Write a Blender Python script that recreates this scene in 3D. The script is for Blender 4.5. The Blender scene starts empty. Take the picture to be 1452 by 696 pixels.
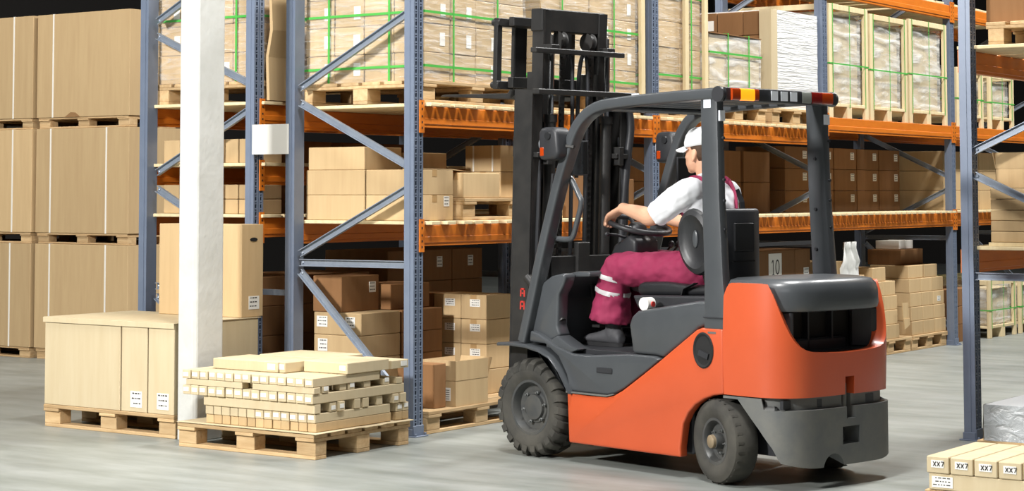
import bpy, bmesh, math, random
from mathutils import Vector, Matrix, noise

# ------------------------------------------------------------------ camera, light, exposure
scene = bpy.context.scene
COL = scene.collection
cam_data = bpy.data.cameras.new('camera')
cam = bpy.data.objects.new('camera', cam_data)
COL.objects.link(cam)
cam.location = (-9.671, -7.3055, 1.5133)
cam.rotation_euler = (math.radians(90 + 3.41), 0, math.radians(-54.46))
cam_data.sensor_fit = 'HORIZONTAL'
cam_data.sensor_width = 36.0
cam_data.lens = 2750.0 / 1452.0 * 36.0
cam_data.shift_x = (726 - 660) / 1452.0
cam_data.shift_y = -(348 - 109) / 1452.0
cam_data.clip_end = 200
scene.camera = cam

world = bpy.data.worlds.new('world')
scene.world = world
world.use_nodes = True
world.node_tree.nodes['Background'].inputs[0].default_value = (0.75, 0.85, 1.0, 1)
world.node_tree.nodes['Background'].inputs[1].default_value = 0.3

def area(name, loc, target, sx, sy, power, color=(1, 1, 1)):
    d = bpy.data.lights.new(name, 'AREA')
    d.shape = 'RECTANGLE'; d.size = sx; d.size_y = sy; d.energy = power; d.color = color
    o = bpy.data.objects.new(name, d); COL.objects.link(o)
    o.location = loc
    o.rotation_euler = (Vector(target) - Vector(loc)).to_track_quat('-Z', 'Y').to_euler()
    return o
area('side_key_light', (-9.0, 0.3, 5.0), (0.5, 0.3, 1.0), 0.8, 0.8, 1000, (1.0, 0.985, 0.96))  # key light added out of view, aimed to follow the brace shadows; no door built
area('fill_light_behind', (-9.0, -8.0, 8.4), (1.0, -1.5, 0.6), 6.0, 5.0, 200, (0.96, 0.98, 1.0))  # soft fill added behind the camera, no roof opening there
for lx, pw in ((-3.0, 520), (2.5, 560), (8.0, 520), (13.5, 420)):
    area('aisle_lamp', (lx, -3.0, 8.3), (lx, -1.8, 0), 2.2, 0.6, pw, (1.0, 0.99, 0.97))
area('side_aisle_lamp', (-2.0, 7.5, 8.3), (0.5, 6.0, 0), 2.5, 1.0, 300, (1.0, 0.97, 0.92))

scene.view_settings.view_transform = 'Standard'
scene.view_settings.look = 'None'
scene.view_settings.gamma = 1.0
scene.view_settings.use_curve_mapping = False
scene.view_settings.exposure = 0.32

# ------------------------------------------------------------------ helpers
rng = random.Random(7)

def tag(o, label=None, cat=None, group=None, kind=None):
    if label: o['label'] = label
    if cat: o['category'] = cat
    if group: o['group'] = group
    if kind: o['kind'] = kind
    return o

def empty(name, loc=(0, 0, 0), rz=0.0):
    o = bpy.data.objects.new(name, None); COL.objects.link(o)
    o.location = loc; o.rotation_euler = (0, 0, rz)
    o.empty_display_size = 0.1
    return o

def link(name, mesh, parent=None, loc=(0, 0, 0), rot=(0, 0, 0), scale=None):
    o = bpy.data.objects.new(name, mesh); COL.objects.link(o)
    o.parent = parent; o.location = loc; o.rotation_euler = rot
    if scale: o.scale = scale
    return o

class MB:
    """collects shapes, builds ONE mesh"""
    def __init__(self): self.v = []; self.f = []; self.m = []; self.mi = 0
    def add(self, vs, fs):
        b = len(self.v); self.v += [tuple(p) for p in vs]
        for f in fs: self.f.append([b + i for i in f]); self.m.append(self.mi)
    def box(self, x0, y0, z0, x1, y1, z1, mat=None):
        vs = [(x, y, z) for z in (z0, z1) for y in (y0, y1) for x in (x0, x1)]
        if mat is not None: vs = [mat @ Vector(p) for p in vs]
        self.add(vs, [(0, 2, 3, 1), (4, 5, 7, 6), (0, 1, 5, 4), (2, 6, 7, 3), (0, 4, 6, 2), (1, 3, 7, 5)])
    def bar(self, a, b, w, h, up=(0, 0, 1)):
        a = Vector(a); b = Vector(b); d = (b - a); L = d.length; d.normalize()
        s = d.cross(Vector(up))
        if s.length < 1e-5: s = d.cross(Vector((1, 0, 0)))
        s.normalize(); u = s.cross(d)
        M = Matrix(((s.x, d.x, u.x, a.x), (s.y, d.y, u.y, a.y), (s.z, d.z, u.z, a.z), (0, 0, 0, 1)))
        self.box(-w / 2, 0, -h / 2, w / 2, L, h / 2, M)
    def prism(self, pts, a, b, axis='y'):
        """polygon pts (u,v) extruded from a to b along axis. axis y: (x,z); axis x: (y,z); axis z: (x,y)"""
        n = len(pts)
        def P(p, t):
            if axis == 'y': return (p[0], t, p[1])
            if axis == 'x': return (t, p[0], p[1])
            return (p[0], p[1], t)
        vs = [P(p, a) for p in pts] + [P(p, b) for p in pts]
        fs = [tuple(range(n)), tuple(range(2 * n - 1, n - 1, -1))]
        for i in range(n):
            j = (i + 1) % n; fs.append((i, i + n, j + n, j))
        self.add(vs, fs)
    def lathe(self, prof, seg=32, M=None, closed=False):
        """profile (r, h) turned around local z"""
        n = len(prof); vs = []
        for k in range(seg):
            a = 2 * math.pi * k / seg
            for r, h in prof: vs.append(Vector((r * math.cos(a), r * math.sin(a), h)))
        if M is not None: vs = [M @ p for p in vs]
        fs = []
        for k in range(seg):
            k2 = (k + 1) % seg
            for i in range(n if closed else n - 1):
                j = (i + 1) % n
                fs.append((k * n + i, k2 * n + i, k2 * n + j, k * n + j))
        if not closed:
            if prof[0][0] > 1e-4: fs.append(tuple(k * n for k in range(seg))[::-1])
            if prof[-1][0] > 1e-4: fs.append(tuple(k * n + n - 1 for k in range(seg)))
        self.add(vs, fs)
    def tube(self, pts, r, seg=10, sq=None, closed=False, up=(0, 0, 1)):
        """sweep: r float or list; sq=(w,h) gives a rounded rectangular section"""
        pts = [Vector(p) for p in pts]; n = len(pts); vs = []; U = Vector(up)
        prev = None
        for i, p in enumerate(pts):
            if closed: d = pts[(i + 1) % n] - pts[i - 1]
            else: d = pts[min(i + 1, n - 1)] - pts[max(i - 1, 0)]
            d.normalize()
            s = d.cross(U) if prev is None else prev - d * prev.dot(d)
            if s.length < 1e-4: s = d.cross(Vector((1, 0.01, 0)))
            s.normalize(); prev = s; u = s.cross(d)
            rr = r[i] if isinstance(r, (list, tuple)) else r
            for k in range(seg):
                a = 2 * math.pi * (k + .5) / seg; c, sn = math.cos(a), math.sin(a)
                if sq:
                    e = 0.35; c = math.copysign(abs(c) ** e, c); sn = math.copysign(abs(sn) ** e, sn)
                    vs.append(p + s * (c * sq[0] / 2) + u * (sn * sq[1] / 2))
                else: vs.append(p + s * (c * rr) + u * (sn * rr))
        fs = []
        for i in range(n if closed else n - 1):
            i2 = (i + 1) % n
            for k in range(seg):
                k2 = (k + 1) % seg
                fs.append((i * seg + k, i * seg + k2, i2 * seg + k2, i2 * seg + k))
        if not closed:
            fs.append(tuple(range(seg))[::-1]); fs.append(tuple((n - 1) * seg + k for k in range(seg)))
        self.add(vs, fs)
    def loft(self, secs, seg=20, cap=True):
        """secs: list of (center, axis_a, axis_b) ellipses; axis vectors carry the radii"""
        vs = []; n = len(secs)
        for c, a, b in secs:
            c = Vector(c); a = Vector(a); b = Vector(b)
            for k in range(seg):
                t = 2 * math.pi * k / seg; vs.append(c + a * math.cos(t) + b * math.sin(t))
        fs = []
        for i in range(n - 1):
            for k in range(seg):
                k2 = (k + 1) % seg
                fs.append((i * seg + k, i * seg + k2, (i + 1) * seg + k2, (i + 1) * seg + k))
        if cap:
            fs.append(tuple(range(seg))[::-1]); fs.append(tuple((n - 1) * seg + k for k in range(seg)))
        self.add(vs, fs)
    def ball(self, c, rx, ry, rz, M=None, seg=16, rings=10):
        c = Vector(c); vs = []; fs = []
        for i in range(rings + 1):
            th = math.pi * i / rings
            for k in range(seg):
                a = 2 * math.pi * k / seg
                p = Vector((rx * math.sin(th) * math.cos(a), ry * math.sin(th) * math.sin(a), rz * math.cos(th)))
                vs.append(c + ((M @ p) if M is not None else p))
        for i in range(rings):
            for k in range(seg):
                k2 = (k + 1) % seg
                fs.append((i * seg + k, (i + 1) * seg + k, (i + 1) * seg + k2, i * seg + k2))
        self.add(vs, fs)
    def mesh(self, name, mats, smooth=False, bevel=0.0, bseg=1, merge=True):
        me = bpy.data.meshes.new(name)
        bm = bmesh.new()
        V = [bm.verts.new(p) for p in self.v]
        for f, m in zip(self.f, self.m):
            try:
                nf = bm.faces.new([V[i] for i in f]); nf.material_index = m
            except ValueError: pass
        if merge: bmesh.ops.remove_doubles(bm, verts=bm.verts, dist=1e-5)
        bmesh.ops.recalc_face_normals(bm, faces=bm.faces)
        if bevel:
            es = [e for e in bm.edges if len(e.link_faces) == 2 and e.calc_face_angle(0) > 0.5]
            bmesh.ops.bevel(bm, geom=es, offset=bevel, segments=bseg, affect='EDGES', profile=0.5)
        bm.to_mesh(me); bm.free()
        for m in (mats if isinstance(mats, (list, tuple)) else [mats]): me.materials.append(m)
        if smooth:
            for p in me.polygons: p.use_smooth = True
            if smooth != 'all':
                try: me.set_sharp_from_angle(angle=math.radians(38))
                except Exception: pass
        return me
    def build(self, name, mats, parent=None, loc=(0, 0, 0), rot=(0, 0, 0), **k):
        return link(name, self.mesh(name, mats, **k), parent, loc, rot)

def copy_tree(o, parent=None):
    c = o.copy(); COL.objects.link(c); c.parent = parent
    for ch in list(o.children): copy_tree(ch, c)
    return c

# ------------------------------------------------------------------ materials
MATS = {}
def S(h):
    h = h.lstrip('#'); return tuple(((int(h[i:i + 2], 16) / 255) / 12.92 if int(h[i:i + 2], 16) / 255 <= .04045 else ((int(h[i:i + 2], 16) / 255 + .055) / 1.055) ** 2.4) for i in (0, 2, 4)) + (1,)

def mat(name, color, rough=0.6, metal=0.0, var=0.0, nscale=8.0, ncol=None, nmix=0.0, stretch=(1, 1, 1), bump=0.0, bscale=40.0, rvar=0.0, spec=0.5, coat=0.0, emit=None, estr=0.0):
    """principled + optional per-object value variation, noise colour patches, noise bump"""
    m = bpy.data.materials.new(name); m.use_nodes = True; MATS[name] = m
    nt = m.node_tree; N = nt.nodes; L = nt.links; b = N['Principled BSDF']
    col = S(color) if isinstance(color, str) else color
    b.inputs['Base Color'].default_value = col
    b.inputs['Roughness'].default_value = rough; b.inputs['Metallic'].default_value = metal
    b.inputs['Specular IOR Level'].default_value = spec
    if coat: b.inputs['Coat Weight'].default_value = coat; b.inputs['Coat Roughness'].default_value = 0.15
    if emit:
        b.inputs['Emission Color'].default_value = S(emit); b.inputs['Emission Strength'].default_value = estr
    out = None
    if nmix or bump or rvar:
        tc = N.new('ShaderNodeTexCoord'); mp = N.new('ShaderNodeMapping')
        mp.inputs['Scale'].default_value = stretch
        L.new(tc.outputs['Object'], mp.inputs['Vector'])
        if var:
            oi0 = N.new('ShaderNodeObjectInfo'); cm = N.new('ShaderNodeCombineXYZ'); mu = N.new('ShaderNodeMath'); mu.operation = 'MULTIPLY'; mu.inputs[1].default_value = 37.0
            L.new(oi0.outputs['Random'], mu.inputs[0]); L.new(mu.outputs[0], cm.inputs[0]); L.new(mu.outputs[0], cm.inputs[2])
            L.new(cm.outputs[0], mp.inputs['Location'])
    if nmix:
        nz = N.new('ShaderNodeTexNoise'); nz.inputs['Scale'].default_value = nscale; nz.inputs['Detail'].default_value = 6; nz.inputs['Roughness'].default_value = 0.6
        L.new(mp.outputs[0], nz.inputs['Vector'])
        rp = N.new('ShaderNodeValToRGB'); rp.color_ramp.elements[0].position = 0.35; rp.color_ramp.elements[1].position = 0.7
        L.new(nz.outputs['Fac'], rp.inputs[0])
        mx = N.new('ShaderNodeMix'); mx.data_type = 'RGBA'
        mlt = N.new('ShaderNodeMath'); mlt.operation = 'MULTIPLY'; mlt.inputs[1].default_value = nmix
        L.new(rp.outputs[0], mlt.inputs[0]); L.new(mlt.outputs[0], mx.inputs[0])
        mx.inputs[6].default_value = col; mx.inputs[7].default_value = S(ncol) if isinstance(ncol, str) else ncol
        out = mx.outputs[2]
        if rvar:
            mr = N.new('ShaderNodeMapRange'); mr.inputs[3].default_value = rough - rvar; mr.inputs[4].default_value = rough + rvar
            L.new(nz.outputs['Fac'], mr.inputs[0]); L.new(mr.outputs[0], b.inputs['Roughness'])
    if var:
        oi = N.new('ShaderNodeObjectInfo'); mr = N.new('ShaderNodeMapRange')
        mr.inputs[3].default_value = 1 - var; mr.inputs[4].default_value = 1 + var
        L.new(oi.outputs['Random'], mr.inputs[0])
        hs = N.new('ShaderNodeHueSaturation')
        L.new(mr.outputs[0], hs.inputs['Value'])
        if out: L.new(out, hs.inputs['Color'])
        else: hs.inputs['Color'].default_value = col
        out = hs.outputs[0]
    if out: L.new(out, b.inputs['Base Color'])
    if bump:
        n2 = N.new('ShaderNodeTexNoise'); n2.inputs['Scale'].default_value = bscale; n2.inputs['Detail'].default_value = 4
        L.new(mp.outputs[0], n2.inputs['Vector'])
        bp = N.new('ShaderNodeBump'); bp.inputs['Strength'].default_value = bump; bp.inputs['Distance'].default_value = 0.01
        L.new(n2.outputs['Fac'], bp.inputs['Height']); L.new(bp.outputs[0], b.inputs['Normal'])
    return m

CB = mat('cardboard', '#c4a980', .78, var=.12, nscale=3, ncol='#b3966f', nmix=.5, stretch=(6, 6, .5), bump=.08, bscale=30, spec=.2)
CBB = mat('shade_brown_cardboard', '#8a6543', .8, var=.14, nscale=3, ncol='#7a5636', nmix=.5, stretch=(6, 6, .5), bump=.08, bscale=30, spec=.2)  # brown stock, base colour lowered further to put rack-interior shade into it
CBP = mat('pale_cardboard', '#cbbb9a', .75, var=.06, nscale=3, ncol='#bfab87', nmix=.5, stretch=(5, 5, .6), bump=.06, bscale=30, spec=.2)
CBM = mat('buff_cardboard', '#c3aa82', .78, var=.08, nscale=3, ncol='#b59a70', nmix=.5, stretch=(6, 6, .5), bump=.08, bscale=30, spec=.2)
CBD = mat('cut_cardboard_edge', '#8d6a44', .85)
TAPE = mat('brown_packing_tape', '#b08f62', .35, spec=.5)
PAPER = mat('white_paper', '#e9e7e0', .7)
INK = mat('label_ink', '#3a3734', .7)
WOOD = mat('pallet_wood', '#cdb086', .75, var=.16, nscale=4, ncol='#a8855a', nmix=.65, stretch=(6, 1, 6), bump=.25, bscale=14, spec=.2)
WOODP = mat('pale_new_wood', '#e2d0a8', .7, var=.08, nscale=4, ncol='#cdb383', nmix=.5, stretch=(6, 6, 1), bump=.15, bscale=14, spec=.2)
STEEL = mat('blue_grey_rack_paint', '#727d90', .40, metal=.1, var=.05, nscale=9, ncol='#606c80', nmix=.4, bump=.03)
STEELD = mat('dark_blue_rack_paint', '#5a6780', .45, metal=.2, nscale=9, ncol='#46526a', nmix=.4)
GALV = mat('galvanised_brace', '#929ba8', .34, metal=.25, nscale=12, ncol='#7b8592', nmix=.6, bump=.03)
ORANGE = mat('orange_beam_paint', '#d67822', .42, nscale=5, ncol='#b85c17', nmix=.5, stretch=(1, 4, 4), bump=.03, coat=.1)
DARK = mat('black_hole', '#141414', .8)
FLOORM = mat('polished_concrete', '#8b8f8d', .42, nscale=.55, ncol='#a2a49e', nmix=.6, bump=.03, bscale=25, rvar=.12, spec=.5)
# floor: add streaky wear
nt = FLOORM.node_tree
tcf = nt.nodes.new('ShaderNodeTexCoord'); mpf = nt.nodes.new('ShaderNodeMapping'); mpf.inputs['Scale'].default_value = (2.6, .6, 1); mpf.inputs['Rotation'].default_value = (0, 0, .35)
nzf = nt.nodes.new('ShaderNodeTexNoise'); nzf.inputs['Scale'].default_value = 1.6; nzf.inputs['Detail'].default_value = 8; nzf.inputs['Roughness'].default_value = .65
rpf = nt.nodes.new('ShaderNodeValToRGB'); rpf.color_ramp.elements[0].position = .36; rpf.color_ramp.elements[1].position = .66
rpf.color_ramp.elements[0].color = (.70, .72, .68, 1); rpf.color_ramp.elements[1].color = (1.06, 1.06, 1.05, 1)
mlf = nt.nodes.new('ShaderNodeMix'); mlf.data_type = 'RGBA'; mlf.blend_type = 'MULTIPLY'; mlf.inputs[0].default_value = 1
nt.links.new(tcf.outputs['Object'], mpf.inputs[0]); nt.links.new(mpf.outputs[0], nzf.inputs['Vector']); nt.links.new(nzf.outputs['Fac'], rpf.inputs[0])
bs = nt.nodes['Principled BSDF']; src = bs.inputs['Base Color'].links[0].from_socket
nt.links.new(src, mlf.inputs[6]); nt.links.new(rpf.outputs[0], mlf.inputs[7]); nt.links.new(mlf.outputs[2], bs.inputs['Base Color'])
PILLAR = mat('painted_concrete', '#cbcbc6', .8, nscale=5, ncol='#b2b2ab', nmix=.5, bump=.3, bscale=18)
WALL = mat('dark_wall', '#1d1a18', .9)
CEIL = mat('dark_roof', '#151413', .9)
GREEN = mat('green_strap', '#4fae4b', .4)
WHITESTRAP = mat('white_strap', '#ece8de', .45)
REDP = mat('red_paint', '#b8322a', .5)

def wrap_mat(name, density, tint='#f4f4f2', sc=(2, 2, 14)):
    m = bpy.data.materials.new(name); m.use_nodes = True
    nt = m.node_tree; N = nt.nodes; L = nt.links; b = N['Principled BSDF']
    b.inputs['Base Color'].default_value = S(tint); b.inputs['Roughness'].default_value = .22; b.inputs['Specular IOR Level'].default_value = .7
    tc = N.new('ShaderNodeTexCoord'); mp = N.new('ShaderNodeMapping'); mp.inputs['Scale'].default_value = sc; mp.inputs['Rotation'].default_value = (.35, .3, 0)
    L.new(tc.outputs['Object'], mp.inputs[0])
    nz = N.new('ShaderNodeTexNoise'); nz.inputs['Scale'].default_value = 3.0; nz.inputs['Detail'].default_value = 5; nz.inputs['Distortion'].default_value = .8
    L.new(mp.outputs[0], nz.inputs['Vector'])
    rp = N.new('ShaderNodeValToRGB'); rp.color_ramp.elements[0].position = .42; rp.color_ramp.elements[1].position = .68
    lo = density * .35; hi = min(1, density * 1.5)
    rp.color_ramp.elements[0].color = (lo, lo, lo, 1); rp.color_ramp.elements[1].color = (hi, hi, hi, 1)
    L.new(nz.outputs['Fac'], rp.inputs[0]); L.new(rp.outputs[0], b.inputs['Alpha'])
    bp = N.new('ShaderNodeBump'); bp.inputs['Strength'].default_value = .9; bp.inputs['Distance'].default_value = .02
    L.new(nz.outputs['Fac'], bp.inputs['Height']); L.new(bp.outputs[0], b.inputs['Normal'])
    return m
WRAP = wrap_mat('clear_stretch_wrap', .22)
WRAPC = wrap_mat('creased_stretch_wrap', .5, sc=(.9, .9, 4.5))
WRAPC.node_tree.nodes['Mapping'].inputs['Rotation'].default_value = (.7, .6, 0)
WRAPW = wrap_mat('white_stretch_wrap', 1.0, sc=(1.2, 1.2, 22))
WRAPW.node_tree.nodes['Color Ramp'].color_ramp.elements[0].color = (.9, .9, .9, 1)

WRAPG = wrap_mat('grey_stretch_wrap', .9, '#b4b8ba', sc=(4, 4, 6))
WRAPG.node_tree.nodes['Color Ramp'].color_ramp.elements[0].color = (.8, .8, .8, 1)

# ------------------------------------------------------------------ the room
def struct(name, mb, m, label=None, **k):
    o = mb.build(name, m, **k); o['kind'] = 'structure'
    if label: o['label'] = label
    return o
mb = MB(); mb.box(-18, -14, -.2, 30, 14, 0); struct('floor', mb, FLOORM, 'smooth grey concrete warehouse floor with scuffs')
mb = MB(); mb.box(-18, 14, -.2, 30, 14.2, 9.2); struct('wall_back', mb, WALL, 'dark far wall behind the racks')
mb = MB(); mb.box(30, -14, -.2, 30.2, 14.2, 9.2); struct('wall_right', mb, WALL, 'dark end wall at the far end of the aisle')
mb = MB(); mb.box(-18, -14.2, -.2, 30, -14, 9.2); struct('wall_front', mb, WALL, 'dark side wall of the warehouse')
mb = MB(); mb.box(-18.2, -14.2, -.2, -18, 14.2, 9.2); struct('wall_left', mb, WALL, 'dark end wall of the warehouse')
mb = MB(); mb.box(-18.2, -14.2, 9.2, 30.2, 14.2, 9.4); struct('ceiling', mb, CEIL, 'dark warehouse roof')

# concrete pillar between the two floor pallets
mb = MB()
c = .022
mb.prism([(-.953 + c, .95), (-.683 - c, .95), (-.683, .95 + c), (-.683, 1.108 - c), (-.683 - c, 1.108), (-.953 + c, 1.108), (-.953, 1.108 - c), (-.953, .95 + c)], 0, 9.2, 'z')
o = struct('concrete_pillar', mb, PILLAR, 'white painted concrete pillar standing between two floor pallets', bevel=.006)

# ------------------------------------------------------------------ pallet racks
PH = 5.2
def post_mesh():
    """upright: front plate (facing -y) with two columns of real slots, side plates with a groove, open back. corner at (0,0)"""
    w, dp, t = .098, .075, .004
    mb = MB()
    # side plates with a step
    mb.box(0, 0.0, 0, t, dp, PH); mb.box(w - t, 0.0, 0, w, dp, PH)
    mb.box(-.004, .028, 0, 0, .052, PH); mb.box(w, .028, 0, w + .004, .052, PH)
    mb.box(t, dp - t, 0, w - t, dp, PH)
    # front plate strips around the slots
    xs = [t, .016, .032, .066, .082, w - t]
    mb.box(xs[0], 0, 0, xs[1], t, PH); mb.box(xs[2], 0, 0, .044, t, PH); mb.box(.054, 0, 0, xs[3], t, PH); mb.box(xs[4], 0, 0, xs[5], t, PH)
    mb.box(.044, .007, 0, .054, .011, PH); mb.box(.042, t, 0, .044, .011, PH); mb.box(.054, t, 0, .056, .011, PH)
    n = int(PH / .05)
    for a, b in ((xs[1], xs[2]), (xs[3], xs[4])):
        for i in range(n):
            z = i * .05
            mb.box(a, 0, z, b, t, z + .010); mb.box(a, 0, z + .035, b, t, z + .042)
    return mb.mesh('upright_post', STEEL, merge=False)
POST = post_mesh()
def foot_mesh():
    mb = MB(); mb.box(-.02, -.03, 0, .12, .10, .008)
    mb.box(-.004, -.006, .008, .102, 0, .07); mb.box(-.01, 0, .008, -.004, .08, .05); mb.box(.102, 0, .008, .108, .08, .05)
    for x in (.0, .1):
        mb.lathe([(.009, .008), (.009, .022), (0, .024)], 8, Matrix.Translation((x, -.018, 0)))
    return mb.mesh('foot_plate', STEEL, bevel=.002)
FOOT = foot_mesh()
_q = MB(); _q.lathe([(.010, 0), (.010, .008), (.004, .011), (0, .011)], 8, Matrix.Rotation(-math.pi / 2, 4, 'Y')); BOLT = _q.mesh('bolt', GALV)
def brace(parent, a, b, m=GALV):
    """open channel strut between two (y,z) nodes in the frame plane, at x"""
    mb = MB(); x = .045
    A = Vector((x, a[0], a[1])); B = Vector((x, b[0], b[1])); d = (B - A).normalized(); n = Vector((0, -d.z, d.y))
    if n.z < 0: n = -n
    up = Vector((1, 0, 0))
    mb.bar(A, B, .042, .004, up=up)
    mb.bar(A + n * .021 - up * .011, B + n * .021 - up * .011, .004, .026, up=up)
    mb.bar(A - n * .021 - up * .011, B - n * .021 - up * .011, .004, .026, up=up)
    o = mb.build('brace', m, parent)
    for P in (A + d * .015, B - d * .015):
        link('bolt', BOLT, o, P)
    return o
FRAME_A = [((.03, 3.62), (.95, 3.12)), ((.95, 3.04), (.04, 2.74)), ((.04, 2.66), (.955, 2.195)), ((.955, 2.10), (.05, 1.672)), ((.05, 1.548), (.95, 1.115)), ((.95, 1.058), (.05, 1.062)), ((.95, 1.0), (.05, .17))]
def frame(rack, X, Y, d, nodes, mirror=False, m=GALV, turn=True):
    p = link('upright_post', POST, rack, (X, Y, 0)); f = link('foot_plate', FOOT, p)
    p = link('upright_post', POST, rack, (X + .098, Y + d, 0), (0, 0, math.pi)) if turn else link('upright_post', POST, rack, (X, Y + d - .075, 0)); f = link('foot_plate', FOOT, p)
    for a, b in nodes:
        if mirror: a, b = (d - a[0], a[1]), (d - b[0], b[1])
        o = brace(rack, (Y + a[0], a[1]), (Y + b[0], b[1]), m)
        o.location = (X, 0, 0)
def beam(rack, X0, X1, Y, z0, z1, face=-1, m=None):
    """box beam with a rounded lower lip; front face at Y, thickness away from the face"""
    m = m or ORANGE
    h = z1 - z0; t = .05
    prof = [(0, 0), (0, .018), (-.006, .022), (-.006, h * .42), (0, h * .45), (0, h - .004), (.004, h), (t, h), (t, 0)]
    mb = MB()
    pr = [(Y + (-face) * p[0] * 1.0, z0 + p[1]) for p in prof]
    mb.prism(pr, X0, X1, 'x')
    o = mb.build('beam', m, rack)
    return o
def connector(beam_o, X, Y, zc, face=-1):
    mb = MB(); h = .205
    y0, y1 = (Y - .010, Y - .002) if face < 0 else (Y + .002, Y + .010)
    mb.box(X, min(y0, y1), zc - h / 2, X + .048, max(y0, y1), zc + h / 2)
    yy = y0 if face < 0 else y1
    mb.mi = 1
    for k in range(5):
        z = zc - h / 2 + .025 + k * .036 + (.01 if k > 2 else 0)
        mb.box(X + .018, yy - .0015, z, X + .029, yy + .0015, z + .013)
    mb.build('beam_connector', [ORANGE, DARK], beam_o)
L = 2.967
def bay_beams(rack, X0, X1, Y0, d, z0, z1, rear=True, front=True):
    if front:
        b = beam(rack, X0 + .1, X1, Y0, z0, z1)
        connector(b, X0 + .052, Y0, (z0 + z1) / 2); connector(b, X1 - .002, Y0, (z0 + z1) / 2)
    if rear:
        b = beam(rack, X0 + .1, X1, Y0 + d - .05, z0, z1)
PLANKS = {}
def deck(rack, X0, X1, Y0, Y1, z, w=.094, gap=.028, skip=()):
    key = round(Y1 - Y0, 3)
    if key not in PLANKS:
        q = MB(); q.box(-w / 2, 0, 0, w / 2, key, .022); PLANKS[key] = q.mesh('deck_plank', WOODP, bevel=.003)
    x = X0 + .16; i = 0
    while x < X1 - .05:
        if i not in skip:
            link('deck_plank', PLANKS[key], rack, (x, Y0 + rng.uniform(-.012, .012), z + .0005))
        x += w + gap + (0.055 if rng.random() < .16 else rng.uniform(-.006, .008)); i += 1

rackA = tag(empty('pallet_rack'), 'long blue-grey pallet rack with orange beams behind the forklift', 'rack')
D = 1.053
LV = [[(1.178, 1.31), (1.924, 2.056)], [(1.178, 1.31), (1.924, 2.056)], [(1.178, 1.31), (2.045, 2.175), (3.25, 3.385)], [(1.178, 1.31), (2.045, 2.175), (3.25, 3.385)]]
for i in range(5): frame(rackA, i * L, 0, D, FRAME_A)
for i in range(4):
    for z0, z1 in LV[i]:
        bay_beams(rackA, i * L, (i + 1) * L, 0, D, z0, z1)
        if z1 < 3 and not (i >= 2 and z1 > 2): deck(rackA, i * L, (i + 1) * L, -.055, D - .0, z1)
        if z1 > 3: deck(rackA, i * L, (i + 1) * L, .01, D, z1, .2, .02)

rackB = tag(empty('pallet_rack'), 'second pallet rack back to back behind the white pillar', 'rack')
YB = 1.331; DB = 1.06
FRAME_B = [((.05, 2.62), (.94, 2.24 + .36 + .0)), ]
FB = [((.93, 2.70), (.05, 3.14)), ((.93, 2.60), (.05, 2.235)), ((.05, 2.075), (.92, 1.65)), ((.92, 1.54), (.05, 1.11)), ((.05, .87), (.92, .87)), ((.92, .8), (.05, .2))]
for i in range(3): frame(rackB, i * L, YB, DB, FB)
for i in range(2):
    for z0, z1 in ((1.215, 1.345), (1.565, 1.69), (1.975, 2.10)):
        bay_beams(rackB, i * L, (i + 1) * L, YB, DB, z0, z1)
        deck(rackB, i * L, (i + 1) * L, YB - .03, YB + DB - .02, z1, .19, .012)
mb = MB(); mb.box(.03, D, .84, .07, YB, .875); mb.build('row_spacer', GALV, rackB)

rackC = tag(empty('pallet_rack'), 'pallet rack across the aisle at right edge with bright steel upright', 'rack')
XC, YC = 1.855, -2.90
FC = [((.98, 2.35), (.10, 1.80)), ]
DC = 1.06
frame(rackC, XC, YC - DC + .075, DC, [((DC - .08, 1.77), (.05, 2.20)), ((DC - .08, 1.62), (.05, 1.19)), ((DC - .05, 1.0), (.05, 1.0))], turn=False)
frame(rackC, XC + L, YC - DC + .075, DC, FRAME_A)
for z0, z1 in ((1.015, 1.16), (2.262, 2.40)):
    b = beam(rackC, XC + .1, XC + L, YC + .07, z0, z1)
    b = beam(rackC, XC + .1, XC + L, YC - DC + .08, z0, z1)
    deck(rackC, XC, XC + L, YC - DC + .08, YC + .10, z1, .19, .012)

# blank board clipped between the two rear uprights
mb = MB(); mb.box(-.012, 1.02, 1.765, -.006, 1.335, 1.962)
o = mb.build('blank_sign_board', PAPER); tag(o, 'blank white board fixed between two rear rack uprights', 'sign')
o2 = MB(); o2.box(-.006, 1.03, 1.86, .0, 1.045, 1.875); o2.box(-.006, 1.32, 1.86, .0, 1.334, 1.875); o2.build('clip', GALV, o)
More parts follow.
